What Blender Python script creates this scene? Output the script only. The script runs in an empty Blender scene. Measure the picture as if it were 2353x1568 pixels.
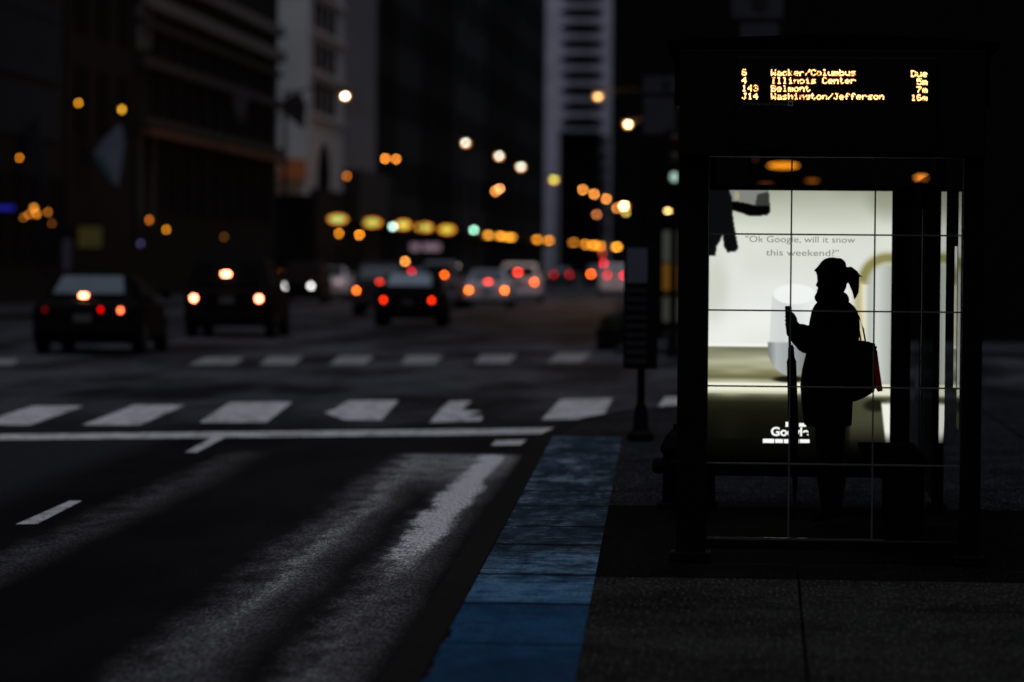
import bpy, bmesh, math, random
import numpy as np
from mathutils import Vector, Matrix
random.seed(4)
SC = bpy.context.scene
COL = SC.collection
R = math.radians

# ------------------------------------------------------------------ camera, world, light
F = 8000.0                      # focal length in pixels of a 2353 px wide picture
CX, CY = 1176.5, 784.0
CAMZ = 1.71
cam_d = bpy.data.cameras.new("camera"); cam = bpy.data.objects.new("camera", cam_d); COL.objects.link(cam)
cam_d.sensor_width = 36.0; cam_d.lens = F / 2353.0 * 36.0
cam_d.clip_start = 0.5; cam_d.clip_end = 3000
M3 = (Matrix.Rotation(math.atan(588.5 / F), 3, 'Z') @ Matrix.Rotation(R(90) - math.atan(178 / F), 3, 'X')
      @ Matrix.Rotation(R(0.5), 3, 'Z'))
cam.matrix_world = Matrix.Translation((0, 0, CAMZ)) @ M3.to_4x4()
cam_d.dof.use_dof = True; cam_d.dof.focus_distance = 19.6
APERTURE = 0.069
cam_d.dof.aperture_fstop = cam_d.lens / 1000.0 / APERTURE
SC.camera = cam

w = bpy.data.worlds.new("World"); SC.world = w; w.use_nodes = True
nt = w.node_tree
sky = nt.nodes.new('ShaderNodeTexSky'); sky.sky_type = 'NISHITA'; sky.sun_disc = False
SUN_EL, SUN_AZ = R(70.0), R(160.0)
sky.sun_elevation = SUN_EL; sky.sun_rotation = SUN_AZ; sky.air_density = 1.2; sky.dust_density = 2.0; sky.ozone_density = 3.0
bg = nt.nodes['Background']; bg.inputs['Strength'].default_value = 0.02
hs = nt.nodes.new('ShaderNodeHueSaturation'); hs.inputs['Saturation'].default_value = .45
nt.links.new(sky.outputs[0], hs.inputs['Color']); nt.links.new(hs.outputs[0], bg.inputs['Color'])
sd = bpy.data.lights.new("sun", 'SUN'); sd.energy = 1.1; sd.angle = R(50); sd.color = (.90, .93, 1.0)
sun = bpy.data.objects.new("sun", sd); COL.objects.link(sun)
_dir = Vector((math.sin(SUN_AZ) * math.cos(SUN_EL), math.cos(SUN_AZ) * math.cos(SUN_EL), math.sin(SUN_EL)))
sun.rotation_euler = _dir.to_track_quat('Z', 'Y').to_euler()
vs = SC.view_settings; vs.view_transform = 'Standard'; vs.look = 'None'; vs.exposure = 0.0; vs.gamma = 1.0
SC.cycles.use_denoising = True
SC.cycles.max_bounces = 6; SC.cycles.transparent_max_bounces = 12
SC.cycles.sample_clamp_indirect = 2.0
SC.cycles.use_adaptive_sampling = False

# ------------------------------------------------------------------ pixel helpers (2353 x 1568 frame -> place in the street)
def ray(px, py):
    return M3 @ Vector(((px - CX) / F, -(py - CY) / F, -1.0))
def at(px, py, Y):
    r = ray(px, py); return Vector((0, 0, CAMZ)) + r * (Y / r.y)
def G(px, py, z=0.0):
    r = ray(px, py); t = (z - CAMZ) / r.z
    p = Vector((0, 0, CAMZ)) + r * t; return p
def blur(Y):
    return F * APERTURE * abs(1 / 19.6 - 1 / Y)
def lin(c):
    return tuple((v / 255 / 12.92) if v / 255 <= .04045 else ((v / 255 + .055) / 1.055) ** 2.4 for v in c)

# ------------------------------------------------------------------ materials
_m = {}
def mat(name, col, rough=.8, spec=.3, metal=0.0, var=.25, scale=3.0, bump=0.0, bscale=40):
    if name in _m: return _m[name]
    m = bpy.data.materials.new(name); m.use_nodes = True; n = m.node_tree
    b = n.nodes['Principled BSDF']
    b.inputs['Roughness'].default_value = rough; b.inputs['Metallic'].default_value = metal
    b.inputs['Specular IOR Level'].default_value = spec
    tc = n.nodes.new('ShaderNodeTexCoord'); ns = n.nodes.new('ShaderNodeTexNoise')
    ns.inputs['Scale'].default_value = scale; ns.inputs['Detail'].default_value = 6
    n.links.new(tc.outputs['Object'], ns.inputs['Vector'])
    mx = n.nodes.new('ShaderNodeMix'); mx.data_type = 'RGBA'
    mx.inputs[6].default_value = (*[c * (1 - var) for c in col], 1); mx.inputs[7].default_value = (*[min(1, c * (1 + var)) for c in col], 1)
    n.links.new(ns.outputs[0], mx.inputs[0]); n.links.new(mx.outputs[2], b.inputs['Base Color'])
    if bump:
        n2 = n.nodes.new('ShaderNodeTexNoise'); n2.inputs['Scale'].default_value = bscale
        n.links.new(tc.outputs['Object'], n2.inputs['Vector'])
        bp = n.nodes.new('ShaderNodeBump'); bp.inputs['Strength'].default_value = bump; bp.inputs['Distance'].default_value = .01
        n.links.new(n2.outputs[0], bp.inputs['Height']); n.links.new(bp.outputs[0], b.inputs['Normal'])
    _m[name] = m; return m
def emit(name, col, s=1.0):
    if name in _m: return _m[name]
    m = bpy.data.materials.new(name); m.use_nodes = True; n = m.node_tree; n.nodes.clear()
    e = n.nodes.new('ShaderNodeEmission'); o = n.nodes.new('ShaderNodeOutputMaterial')
    e.inputs[0].default_value = (*col, 1); e.inputs[1].default_value = s
    n.links.new(e.outputs[0], o.inputs[0]); _m[name] = m; return m
def glass_mat(name, tint=(.965, .975, .97), ior=1.45, rough=.0):
    m = bpy.data.materials.new(name); m.use_nodes = True; n = m.node_tree; n.nodes.clear()
    t = n.nodes.new('ShaderNodeBsdfTransparent'); t.inputs[0].default_value = (*tint, 1)
    g = n.nodes.new('ShaderNodeBsdfGlossy'); g.inputs['Roughness'].default_value = rough
    f = n.nodes.new('ShaderNodeFresnel'); f.inputs[0].default_value = ior
    x = n.nodes.new('ShaderNodeMixShader'); o = n.nodes.new('ShaderNodeOutputMaterial')
    ge = n.nodes.new('ShaderNodeNewGeometry'); mu = n.nodes.new('ShaderNodeMath'); mu.operation = 'MULTIPLY'; iv = n.nodes.new('ShaderNodeMath'); iv.operation = 'SUBTRACT'
    iv.inputs[0].default_value = 1.0; n.links.new(ge.outputs['Backfacing'], iv.inputs[1]); n.links.new(f.outputs[0], mu.inputs[0]); n.links.new(iv.outputs[0], mu.inputs[1])
    n.links.new(mu.outputs[0], x.inputs[0]); n.links.new(t.outputs[0], x.inputs[1]); n.links.new(g.outputs[0], x.inputs[2])
    n.links.new(x.outputs[0], o.inputs[0]); return m

BLACKP = mat('black_paint', (.0035, .0035, .0042), .6, .06, var=.3)
BLACKC = mat('black_cloth', (.005, .005, .006), .95, .02, bump=.3, bscale=300)
SKIN = mat('skin', (.05, .03, .022), .7, .1)
HAIR = mat('dark_hair', (.008, .006, .005), .8, .08, bump=.6, bscale=250)
STEEL = mat('dull_steel', (.10, .10, .105), .45, .4, metal=.3, var=.15)
RAIL = mat('polished_rail', (.5, .5, .48), .12, .5, metal=.9, var=.1)
GLASS = glass_mat('shelter_glass')
DARKGLASS = mat('dark_window', (.003, .0035, .0045), .85, .02, var=.3)
CARGLASS = mat('car_window', (.006, .007, .009), .75, .06, var=.2)
REARGLASS = mat('sky_tinted_rear_glass', (.085, .11, .14), .5, .3, var=.2)  # sky reflection put into the pane colour
TYRE = mat('tyre_rubber', (.008, .008, .008), .95, .05)
RIM = mat('wheel_rim', (.06, .06, .065), .5, .3, metal=.5)
POLE = mat('pole_paint', (.004, .0042, .0045), .7, .05)

# ------------------------------------------------------------------ object helpers
def link(name, bm, m, parent=None, smooth=False):
    me = bpy.data.meshes.new(name); bmesh.ops.recalc_face_normals(bm, faces=bm.faces); bm.to_mesh(me); bm.free()
    for mm in (m if isinstance(m, (list, tuple)) else [m]): me.materials.append(mm)
    if smooth:
        for p in me.polygons: p.use_smooth = True
    o = bpy.data.objects.new(name, me); COL.objects.link(o)
    if parent: o.parent = parent
    return o
def tag(o, label=None, cat=None, group=None, kind=None):
    for k, v in (('label', label), ('category', cat), ('group', group), ('kind', kind)):
        if v: o[k] = v
    return o
def thing(name, label, cat, loc=(0, 0, 0), rz=0, group=None):
    e = bpy.data.objects.new(name, None); COL.objects.link(e); e.location = loc; e.rotation_euler = (0, 0, rz)
    e.empty_display_size = .2
    return tag(e, label, cat, group)
def box(bm, x0, x1, y0, y1, z0, z1, bev=0):
    r = bmesh.ops.create_cube(bm, size=1)
    bmesh.ops.scale(bm, vec=(abs(x1 - x0), abs(y1 - y0), abs(z1 - z0)), verts=r['verts'])
    bmesh.ops.translate(bm, vec=((x0 + x1) / 2, (y0 + y1) / 2, (z0 + z1) / 2), verts=r['verts'])
    if bev:
        es = list({e for v in r['verts'] for e in v.link_edges})
        bmesh.ops.bevel(bm, geom=es, offset=bev, segments=2, affect='EDGES', profile=.6)
    return bm
def B(*a, bev=0):
    return box(bmesh.new(), *a, bev=bev)
def tube(bm, pts, rads, n=12, caps=True):
    rings = []
    pts = [Vector(p) for p in pts]
    for i, p in enumerate(pts):
        d = (pts[min(i + 1, len(pts) - 1)] - pts[max(i - 1, 0)]).normalized()
        a = d.orthogonal().normalized() if abs(d.z) > .9 else Vector((0, 0, 1)).cross(d).normalized()
        if abs(d.z) > .9: a = Vector((1, 0, 0)) - d * d.x; a.normalize()
        b = d.cross(a)
        r = rads[i] if isinstance(rads, (list, tuple)) else rads
        rings.append([bm.verts.new(p + (a * math.cos(2 * math.pi * k / n) + b * math.sin(2 * math.pi * k / n)) * r) for k in range(n)])
    for i in range(len(rings) - 1):
        for k in range(n):
            bm.faces.new((rings[i][k], rings[i][(k + 1) % n], rings[i + 1][(k + 1) % n], rings[i + 1][k]))
    if caps:
        bm.faces.new(rings[0][::-1]); bm.faces.new(rings[-1])
    return bm
def T(pts, rads, n=12):
    return tube(bmesh.new(), pts, rads, n)
def ellipsoid(bm, c, r, seg=16):
    q = bmesh.ops.create_uvsphere(bm, u_segments=seg, v_segments=max(8, seg // 2), radius=1)
    bmesh.ops.scale(bm, vec=r if not isinstance(r, (int, float)) else (r, r, r), verts=q['verts'])
    bmesh.ops.translate(bm, vec=c, verts=q['verts']); return bm
def prism(poly, z0, z1):
    bm = bmesh.new()
    lo = [bm.verts.new((p[0], p[1], z0)) for p in poly]; hi = [bm.verts.new((p[0], p[1], z1)) for p in poly]
    bm.faces.new(lo[::-1]); bm.faces.new(hi)
    n = len(poly)
    for i in range(n): bm.faces.new((lo[i], lo[(i + 1) % n], hi[(i + 1) % n], hi[i]))
    return bm
def sheet(poly, z):
    bm = bmesh.new(); bm.faces.new([bm.verts.new((p[0], p[1], z)) for p in poly]); return bm

# ================================================================== GROUND
K = -0.0356                                   # heading of the kerb line
def ground_mat(name, build):
    m = bpy.data.materials.new(name); m.use_nodes = True; n = m.node_tree
    b = n.nodes['Principled BSDF']; geo = n.nodes.new('ShaderNodeNewGeometry')
    sp = n.nodes.new('ShaderNodeSeparateXYZ'); n.links.new(geo.outputs['Position'], sp.inputs[0])
    build(n, b, geo, sp); return m
def math_n(n, op, a, b=None, c=None, clamp=False):
    q = n.nodes.new('ShaderNodeMath'); q.operation = op; q.use_clamp = clamp
    for i, v in enumerate((a, b, c)):
        if v is None: continue
        if isinstance(v, (int, float)): q.inputs[i].default_value = v
        else: n.links.new(v, q.inputs[i])
    return q.outputs[0]
def smooth(n, v, a, b):
    q = n.nodes.new('ShaderNodeMapRange'); q.interpolation_type = 'SMOOTHSTEP'
    n.links.new(v, q.inputs[0]); q.inputs[1].default_value = a; q.inputs[2].default_value = b
    return q.outputs[0]
def band(n, v, a, b, s):
    return math_n(n, 'MULTIPLY', smooth(n, v, a - s, a + s), math_n(n, 'SUBTRACT', 1.0, smooth(n, v, b - s, b + s)))
def noise(n, vec, scale, detail=5, rough=.6, sc=None):
    if sc:
        mp = n.nodes.new('ShaderNodeMapping'); mp.inputs['Scale'].default_value = sc; n.links.new(vec, mp.inputs[0]); vec = mp.outputs[0]
    q = n.nodes.new('ShaderNodeTexNoise'); q.inputs['Scale'].default_value = scale; q.inputs['Detail'].default_value = detail
    q.inputs['Roughness'].default_value = rough; n.links.new(vec, q.inputs[0]); return q.outputs[0]
def mixc(n, f, a, b):
    q = n.nodes.new('ShaderNodeMix'); q.data_type = 'RGBA'; n.links.new(f, q.inputs[0])
    for i, v in ((6, a), (7, b)):
        if isinstance(v, tuple): q.inputs[i].default_value = (*v, 1)
        else: n.links.new(v, q.inputs[i])
    return q.outputs[2]
def bumpn(n, b, h, s, d):
    q = n.nodes.new('ShaderNodeBump'); q.inputs['Strength'].default_value = s; q.inputs['Distance'].default_value = d
    n.links.new(h, q.inputs['Height']); n.links.new(q.outputs[0], b.inputs['Normal'])

def road_build(n, b, geo, sp):
    P = geo.outputs['Position']; x, y = sp.outputs[0], sp.outputs[1]
    u = math_n(n, 'ADD', x, math_n(n, 'MULTIPLY', y, -K))
    big = noise(n, P, .5, 5, .6, (1, .25, 1)); fine = noise(n, P, 62, 4, .85, (1, .17, 1)); mid = noise(n, P, 6, 7, .7, (1, .3, 1))
    wob = noise(n, P, .9, 4, .6, (1.5, .35, 1)); u2 = math_n(n, 'ADD', math_n(n, 'ADD', u, math_n(n, 'MULTIPLY', math_n(n, 'SUBTRACT', wob, .5), .28)), math_n(n, 'MULTIPLY', math_n(n, 'SUBTRACT', mid, .5), .26))
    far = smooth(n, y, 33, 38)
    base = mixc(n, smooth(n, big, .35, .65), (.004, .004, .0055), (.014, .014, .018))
    fbase = mixc(n, smooth(n, big, .38, .62), (.013, .014, .018), (.080, .085, .104))  # paler junction asphalt: open-sky sheen put into the colour
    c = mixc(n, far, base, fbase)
    left = math_n(n, 'MULTIPLY', math_n(n, 'SUBTRACT', 1.0, smooth(n, u, -4.9, -4.3)), math_n(n, 'SUBTRACT', 1.0, far))
    c = mixc(n, math_n(n, 'MULTIPLY', left, .8), c, (.036, .038, .045))
    # polished wheel tracks on the bus pad, their wet sheen painted as pale colour
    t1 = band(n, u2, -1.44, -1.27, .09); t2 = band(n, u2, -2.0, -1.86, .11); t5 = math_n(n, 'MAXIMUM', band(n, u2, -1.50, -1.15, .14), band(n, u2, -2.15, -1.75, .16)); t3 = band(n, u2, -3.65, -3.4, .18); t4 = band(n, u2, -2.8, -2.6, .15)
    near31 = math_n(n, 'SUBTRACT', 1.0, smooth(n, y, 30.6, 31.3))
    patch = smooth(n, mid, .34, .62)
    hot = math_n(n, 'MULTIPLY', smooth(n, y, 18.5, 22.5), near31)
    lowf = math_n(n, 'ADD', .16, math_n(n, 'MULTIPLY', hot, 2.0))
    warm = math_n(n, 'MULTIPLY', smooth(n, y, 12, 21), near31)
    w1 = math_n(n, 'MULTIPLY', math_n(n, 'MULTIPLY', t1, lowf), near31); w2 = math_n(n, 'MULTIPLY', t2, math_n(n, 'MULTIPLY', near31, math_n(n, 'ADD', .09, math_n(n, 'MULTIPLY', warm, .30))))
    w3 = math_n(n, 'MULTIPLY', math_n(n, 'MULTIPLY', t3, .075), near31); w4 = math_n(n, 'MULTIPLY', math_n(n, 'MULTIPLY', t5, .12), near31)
    sheenw = math_n(n, 'MULTIPLY', band(n, u2, -2.1, -1.1, .12), math_n(n, 'MULTIPLY', math_n(n, 'MULTIPLY', smooth(n, y, 25, 30), near31), .32))  # broad sheen at the far end of the tracks, painted pale
    s = math_n(n, 'MAXIMUM', math_n(n, 'MAXIMUM', w1, w2), math_n(n, 'MAXIMUM', math_n(n, 'MAXIMUM', w3, w4), sheenw))
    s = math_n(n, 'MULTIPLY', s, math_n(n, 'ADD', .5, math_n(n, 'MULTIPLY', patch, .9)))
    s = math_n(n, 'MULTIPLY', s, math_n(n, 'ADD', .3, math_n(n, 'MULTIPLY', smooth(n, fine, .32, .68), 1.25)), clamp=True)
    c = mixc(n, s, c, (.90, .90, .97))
    # darker gutter along the kerb
    gut = math_n(n, 'MULTIPLY', smooth(n, u, -1.16, -1.02), math_n(n, 'SUBTRACT', 1.0, smooth(n, y, 30, 36)))
    c = mixc(n, math_n(n, 'MULTIPLY', gut, .85), c, (.006, .006, .007))
    sp2 = smooth(n, fine, .34, .66)
    c = mixc(n, math_n(n, 'MULTIPLY', math_n(n, 'SUBTRACT', 1.0, sp2), .75), c, (.003, .003, .004))
    n.links.new(c, b.inputs['Base Color'])
    b.inputs['Roughness'].default_value = .75; b.inputs['Specular IOR Level'].default_value = .03
    bumpn(n, b, fine, .6, .012)
def walk_build(dark, light, joint=True):
    def f(n, b, geo, sp):
        P = geo.outputs['Position']; x, y = sp.outputs[0], sp.outputs[1]
        fine = noise(n, P, 60, 4, .9, (1, .2, 1)); mid = noise(n, P, 6, 5, .7, (1, .6, 1)); big = noise(n, P, 1.1, 4, .6)
        c = mixc(n, smooth(n, math_n(n, 'ADD', math_n(n, 'MULTIPLY', mid, .5), math_n(n, 'MULTIPLY', big, .5)), .38, .62), dark, light)
        c = mixc(n, math_n(n, 'MULTIPLY', smooth(n, fine, .56, .68), .8), c, tuple(v * 9 for v in light))
        c = mixc(n, math_n(n, 'MULTIPLY', math_n(n, 'SUBTRACT', 1.0, smooth(n, fine, .36, .52)), .9), c, (.003, .003, .003))
        n.links.new(c, b.inputs['Base Color']); b.inputs['Roughness'].default_value = .85; b.inputs['Specular IOR Level'].default_value = .01
        bumpn(n, b, fine, .8, .008)
    return f
def blue_build(n, b, geo, sp):
    P = geo.outputs['Position']; y = sp.outputs[1]
    st = noise(n, P, 3.0, 7, .72, (1.3, .45, 1)); str2 = noise(n, P, 6.0, 6, .7, (.6, 1.6, 1)); fine = noise(n, P, 70, 4, .9, (1, .2, 1))
    blot = noise(n, P, 2.6, 6, .75, (1.6, .4, 1))
    near = math_n(n, 'SUBTRACT', 1.0, smooth(n, y, 16.8, 17.6))
    c = mixc(n, smooth(n, st, .35, .65), (.020, .034, .054), (.066, .104, .155))
    c2 = mixc(n, smooth(n, st, .35, .65), (.010, .046, .11), (.022, .085, .185))
    c = mixc(n, near, c, c2)
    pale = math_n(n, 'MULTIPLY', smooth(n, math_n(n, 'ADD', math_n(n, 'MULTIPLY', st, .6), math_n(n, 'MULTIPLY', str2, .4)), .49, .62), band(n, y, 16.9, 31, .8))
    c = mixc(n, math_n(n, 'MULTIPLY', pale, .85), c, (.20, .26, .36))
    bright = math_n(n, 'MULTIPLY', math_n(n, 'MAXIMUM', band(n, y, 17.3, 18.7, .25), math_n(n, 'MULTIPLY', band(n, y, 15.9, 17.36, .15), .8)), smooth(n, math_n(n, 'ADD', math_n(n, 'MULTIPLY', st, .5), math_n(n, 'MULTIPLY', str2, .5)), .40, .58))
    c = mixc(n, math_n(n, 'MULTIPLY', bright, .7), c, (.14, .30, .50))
    c = mixc(n, math_n(n, 'MULTIPLY', math_n(n, 'SUBTRACT', 1.0, smooth(n, str2, .34, .46)), .7), c, (.008, .014, .022))
    c = mixc(n, math_n(n, 'MULTIPLY', math_n(n, 'MULTIPLY', math_n(n, 'SUBTRACT', 1.0, smooth(n, blot, .42, .52)), smooth(n, y, 17.4, 18.6)), .75), c, (.011, .019, .029))
    c = mixc(n, math_n(n, 'MULTIPLY', math_n(n, 'SUBTRACT', 1.0, smooth(n, fine, .36, .56)), .55), c, (.005, .010, .018))
    c = mixc(n, math_n(n, 'MULTIPLY', math_n(n, 'SUBTRACT', 1.0, smooth(n, y, 13.0, 14.6)), .45), c, (.008, .02, .04))
    wy = math_n(n, 'ADD', y, math_n(n, 'MULTIPLY', math_n(n, 'SUBTRACT', noise(n, P, 5, 4, .7), .5), .16))
    for jy, jw, js in ((14.17, .03, .6), (15.85, .05, .85), (17.35, .035, 1.0), (19.2, .08, .8), (20.55, .05, .7), (22.3, .07, .6), (23.8, .06, .7), (27.0, .06, .6)):
        c = mixc(n, math_n(n, 'MULTIPLY', band(n, wy if jy != 17.35 else y, jy - jw, jy + jw, .02), js), c, (.003, .004, .006))
    uu = math_n(n, 'ADD', math_n(n, 'ADD', sp.outputs[0], math_n(n, 'MULTIPLY', y, -K)), .827)
    chip = math_n(n, 'MULTIPLY', math_n(n, 'MULTIPLY', smooth(n, noise(n, P, 7, 6, .85, (1, .2, 1)), .46, .85), .12), math_n(n, 'SUBTRACT', 1.0, smooth(n, y, 15.6, 17.0)))
    edge = math_n(n, 'SUBTRACT', 1.0, smooth(n, math_n(n, 'SUBTRACT', uu, chip), .008, .02))
    c = mixc(n, edge, c, (.006, .006, .007))
    n.links.new(c, b.inputs['Base Color']); b.inputs['Roughness'].default_value = .8; b.inputs['Specular IOR Level'].default_value = .01
    bumpn(n, b, fine, .5, .006)
def paint_build(n, b, geo, sp):
    P = geo.outputs['Position']
    a = noise(n, P, 5, 6, .75, (1, .35, 1)); f = noise(n, P, 55, 4, .85, (1, .2, 1))
    c = mixc(n, smooth(n, a, .36, .52), (.20, .20, .22), (.52, .52, .55))
    c = mixc(n, math_n(n, 'MULTIPLY', math_n(n, 'SUBTRACT', 1.0, smooth(n, f, .28, .45)), .7), c, (.05, .05, .055))
    c = mixc(n, math_n(n, 'MULTIPLY', smooth(n, sp.outputs[1], 50, 56), .62), c, (.05, .052, .06))
    w_ = noise(n, P, 1.6, 6, .8, (1, .5, 1)); c = mixc(n, math_n(n, 'MULTIPLY', smooth(n, w_, .5, .68), .65), c, (.09, .09, .10))
    n.links.new(c, b.inputs['Base Color']); b.inputs['Roughness'].default_value = .8; b.inputs['Specular IOR Level'].default_value = .01

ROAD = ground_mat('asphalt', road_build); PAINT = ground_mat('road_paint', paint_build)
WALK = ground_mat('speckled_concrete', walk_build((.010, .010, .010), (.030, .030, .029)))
SLAB = ground_mat('dark_shaded_concrete', walk_build((.002, .002, .0022), (.0042, .0044, .005)))  # dark tone includes the shade under the shelter roof
PLAZA = ground_mat('plaza_paving', walk_build((.02, .021, .025), (.032, .033, .038)))
BLUE = ground_mat('blue_kerb_paint', blue_build)
KERB = mat('kerb_stone', (.007, .007, .007), .85, .1, var=.6, scale=5, bump=.6, bscale=60)
JOINT = mat('joint_gap', (.0025, .0025, .003), 1, 0)

bm = bmesh.new()
bmesh.ops.create_grid(bm, x_segments=8, y_segments=8, size=1200)
tag(link('road', bm, ROAD), 'dark asphalt road with worn wheel tracks and wet sheen painted pale along them', None, None, 'structure')

# kerb line points (sidewalk level z = .15)
SZ = .15
def kerbx(y): return -1.29 + K * (y - 13.0)
kerb_in = [(kerbx(y), y) for y in (4, 8, 13, 18, 23, 28, 31.3)]
cor = [(-1.86, 33.5), (-1.72, 35.4), (-1.42, 37.2), (-.9, 38.8), (0, 40.2), (1.4, 41.4), (3.5, 42.2), (8, 42.6), (60, 43.5)]
kin = kerb_in + cor
def offset(pl, d):
    out = []
    for i, p in enumerate(pl):
        a = Vector(pl[max(i - 1, 0)]); c = Vector(pl[min(i + 1, len(pl) - 1)]); t = (c - a).normalized()
        out.append((p[0] - t.y * d, p[1] + t.x * d))
    return out
kout = offset(kin, .15)
kerb = link('kerb', prism([*kout, *kin[::-1]], -.02, SZ - .002), KERB); tag(kerb, 'dark kerb stone edging', None, None, 'structure')
# front (speckled) and rear (darker) pavement, shelter shade put into the rear colour
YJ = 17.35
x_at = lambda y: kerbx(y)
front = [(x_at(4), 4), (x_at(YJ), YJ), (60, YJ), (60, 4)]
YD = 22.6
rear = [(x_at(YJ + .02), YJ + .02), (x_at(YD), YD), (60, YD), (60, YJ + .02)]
beyond = [(x_at(YD + .02), YD + .02)] + [p for p in kin if p[1] > YD + .1] + [(60, YD + .02)]
BEY = ground_mat('open_sky_concrete', walk_build((.007, .007, .0085), (.022, .0235, .028)))  # lighter copy of the slab, without the painted shelter shade
tag(link('open_pavement', prism(beyond, -.02, SZ - .005), BEY), 'grey concrete pavement beyond the shelter, coloured lighter outside its shade', None, None, 'structure')
tag(link('pavement', prism(front, -.02, SZ), WALK), 'speckled grey concrete pavement', None, None, 'structure')
tag(link('dark_pavement', prism(rear, -.02, SZ - .003), SLAB), 'darker concrete pavement round the shelter with the roof shade put into its colour', None, None, 'structure')
# blue strip: three slabs with joints
b0 = (-.707, 13.0); b1 = (-1.33, 32.1)
def brx(y): return b0[0] + (b1[0] - b0[0]) * (y - b0[1]) / (b1[1] - b0[1])
bm = bmesh.new()
ys = [4.0, 14.17, 17.35, 20.55, 23.8, 27.0, 31.3]
for a, c in zip(ys[:-1], ys[1:]):
    a2, c2 = a + .012, c - .012
    q = [bm.verts.new(v) for v in ((x_at(a2) + .004, a2, SZ + .006), (brx(a2), a2, SZ + .006), (brx(c2), c2, SZ + .006), (x_at(c2) + .004, c2, SZ + .006))]
    bm.faces.new(q)
tag(link('blue_strip', bm, BLUE), 'scuffed blue painted strip along the kerb', None, None, 'structure')
# pavement joints
bm = bmesh.new()
def strip(bm, p, q, wd, z):
    p = Vector(p); q = Vector(q); t = (q - p).normalized(); nrm = Vector((-t.y, t.x)) * wd / 2
    bm.faces.new([bm.verts.new((v.x, v.y, z)) for v in (p - nrm, q - nrm, q + nrm, p + nrm)])
pj0 = G(1833, 1312, SZ); pj1 = G(1860, 1620, SZ)
strip(bm, (pj0.x, pj0.y), (pj1.x, pj1.y), .012, SZ + .004)
strip(bm, (brx(YJ), YJ + .005), (12, YJ + .005), .015, SZ + .004)
yj2 = G(1900, 1402, SZ).y
strip(bm, (brx(yj2), yj2), (12, yj2), .012, SZ + .004)
for yy in (20.6, 23.8, 27.0): strip(bm, (brx(yy), yy), (12, yy), .014, SZ + .002)
strip(bm, (2.35, 17.4), (2.35, 40), .014, SZ + .002)
tag(link('pavement_joints', bm, JOINT), 'dark joints between the pavement slabs', None, None, 'structure')
# far pavements
tag(link('far_pavement_right', prism([(-2.9, 66), (60, 68), (60, 74), (-2.75, 74)], -.02, .13), PLAZA), 'pavement across the side street', None, None, 'structure')
tag(link('far_pavement_kerbside', prism([(-2.9, 74.01), (-2.75, 74.01), (0, 74.01), (0, 400), (-9, 400), (-9, 250), (-6.6, 150)], -.02, .13), PLAZA), 'pavement along the right of the far street', None, None, 'structure')
tag(link('far_pavement_left', prism([(-27.2, 70), (-21.5, 70), (-21.5, 600), (-27.2, 600)], -.02, .13), PLAZA), 'pavement along the left of the far street', None, None, 'structure')

# painted markings, each bar cut from its corners in the photograph
def mark(pts, z=.004):
    return [(G(px, py, z).x, G(px, py, z).y) for px, py in pts]
bm = bmesh.new()
def addpoly(bm, pl, z=.004): bm.faces.new([bm.verts.new((p[0], p[1], z)) for p in pl])
for pl in ([(-60, 977), (70, 977), (192, 933), (75, 933)], [(188, 977), (322, 977), (425, 931), (308, 931)], [(458, 971), (612, 971), (672, 924), (528, 925)],
           [(790, 965), (876, 966), (916, 920), (800, 921), (770, 940), (745, 948)], [(986, 971), (1104, 968), (1110, 958), (1070, 956), (1108, 946), (1060, 942), (1084, 922), (1034, 922), (1018, 935)],
           [(1244, 965), (1384, 962), (1407, 916), (1288, 918)], [(1505, 945), (1640, 943), (1640, 912), (1528, 913)]):
    addpoly(bm, mark(pl))
tag(link('near_crosswalk', bm, PAINT), 'worn white bars of the nearer crosswalk', None, None, 'structure')
bm = bmesh.new()
for pl in ([(432, 838), (540, 838), (562, 822), (470, 822)], [(596, 838), (676, 838), (697, 820), (618, 820)], [(756, 838), (838, 838), (860, 818), (780, 818)], [(920, 837), (1000, 837), (1018, 817), (936, 817)],
           [(1090, 835), (1170, 835), (1188, 815), (1106, 815)], [(1258, 832), (1335, 832), (1360, 812), (1282, 812)], [(-60, 838), (30, 838), (45, 826), (-40, 826)]):
    addpoly(bm, mark(pl))
tag(link('far_crosswalk', bm, PAINT), 'white bars of the crosswalk beyond the junction', None, None, 'structure')
bm = bmesh.new()
addpoly(bm, mark([(-80, 1012), (1000, 1001), (1282, 996), (1296, 983), (1000, 987), (720, 990), (-80, 999)]))
addpoly(bm, mark([(1128, 1024), (1196, 1023), (1210, 1011), (1140, 1012)]))
tag(link('stop_line', bm, PAINT), 'long white line before the crosswalk', None, None, 'structure')
bm = bmesh.new()
addpoly(bm, mark([(36, 1205), (86, 1204), (188, 1151), (160, 1151)])); addpoly(bm, mark([(424, 1040), (452, 1040), (516, 1006), (486, 1006)]))
tag(link('lane_dashes', bm, PAINT), 'white dashes between the traffic lanes', None, None, 'structure')

# ================================================================== BUS SHELTER
YF, YB = 18.3, 22.35
XL, XR = -.474, 1.115
shel = thing('bus_shelter', 'black framed glass bus shelter with a lit arrivals sign across its front', 'bus shelter', (0, YF, SZ))
def lb(o): return o
def sbox(name, x0, x1, y0, y1, z0, z1, m=BLACKP, bev=.008, parent=None):
    return link(name, B(x0, x1, y0 - YF, y1 - YF, z0 - SZ, z1 - SZ, bev=bev), m, parent or shel)
ZT = 2.28
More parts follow.
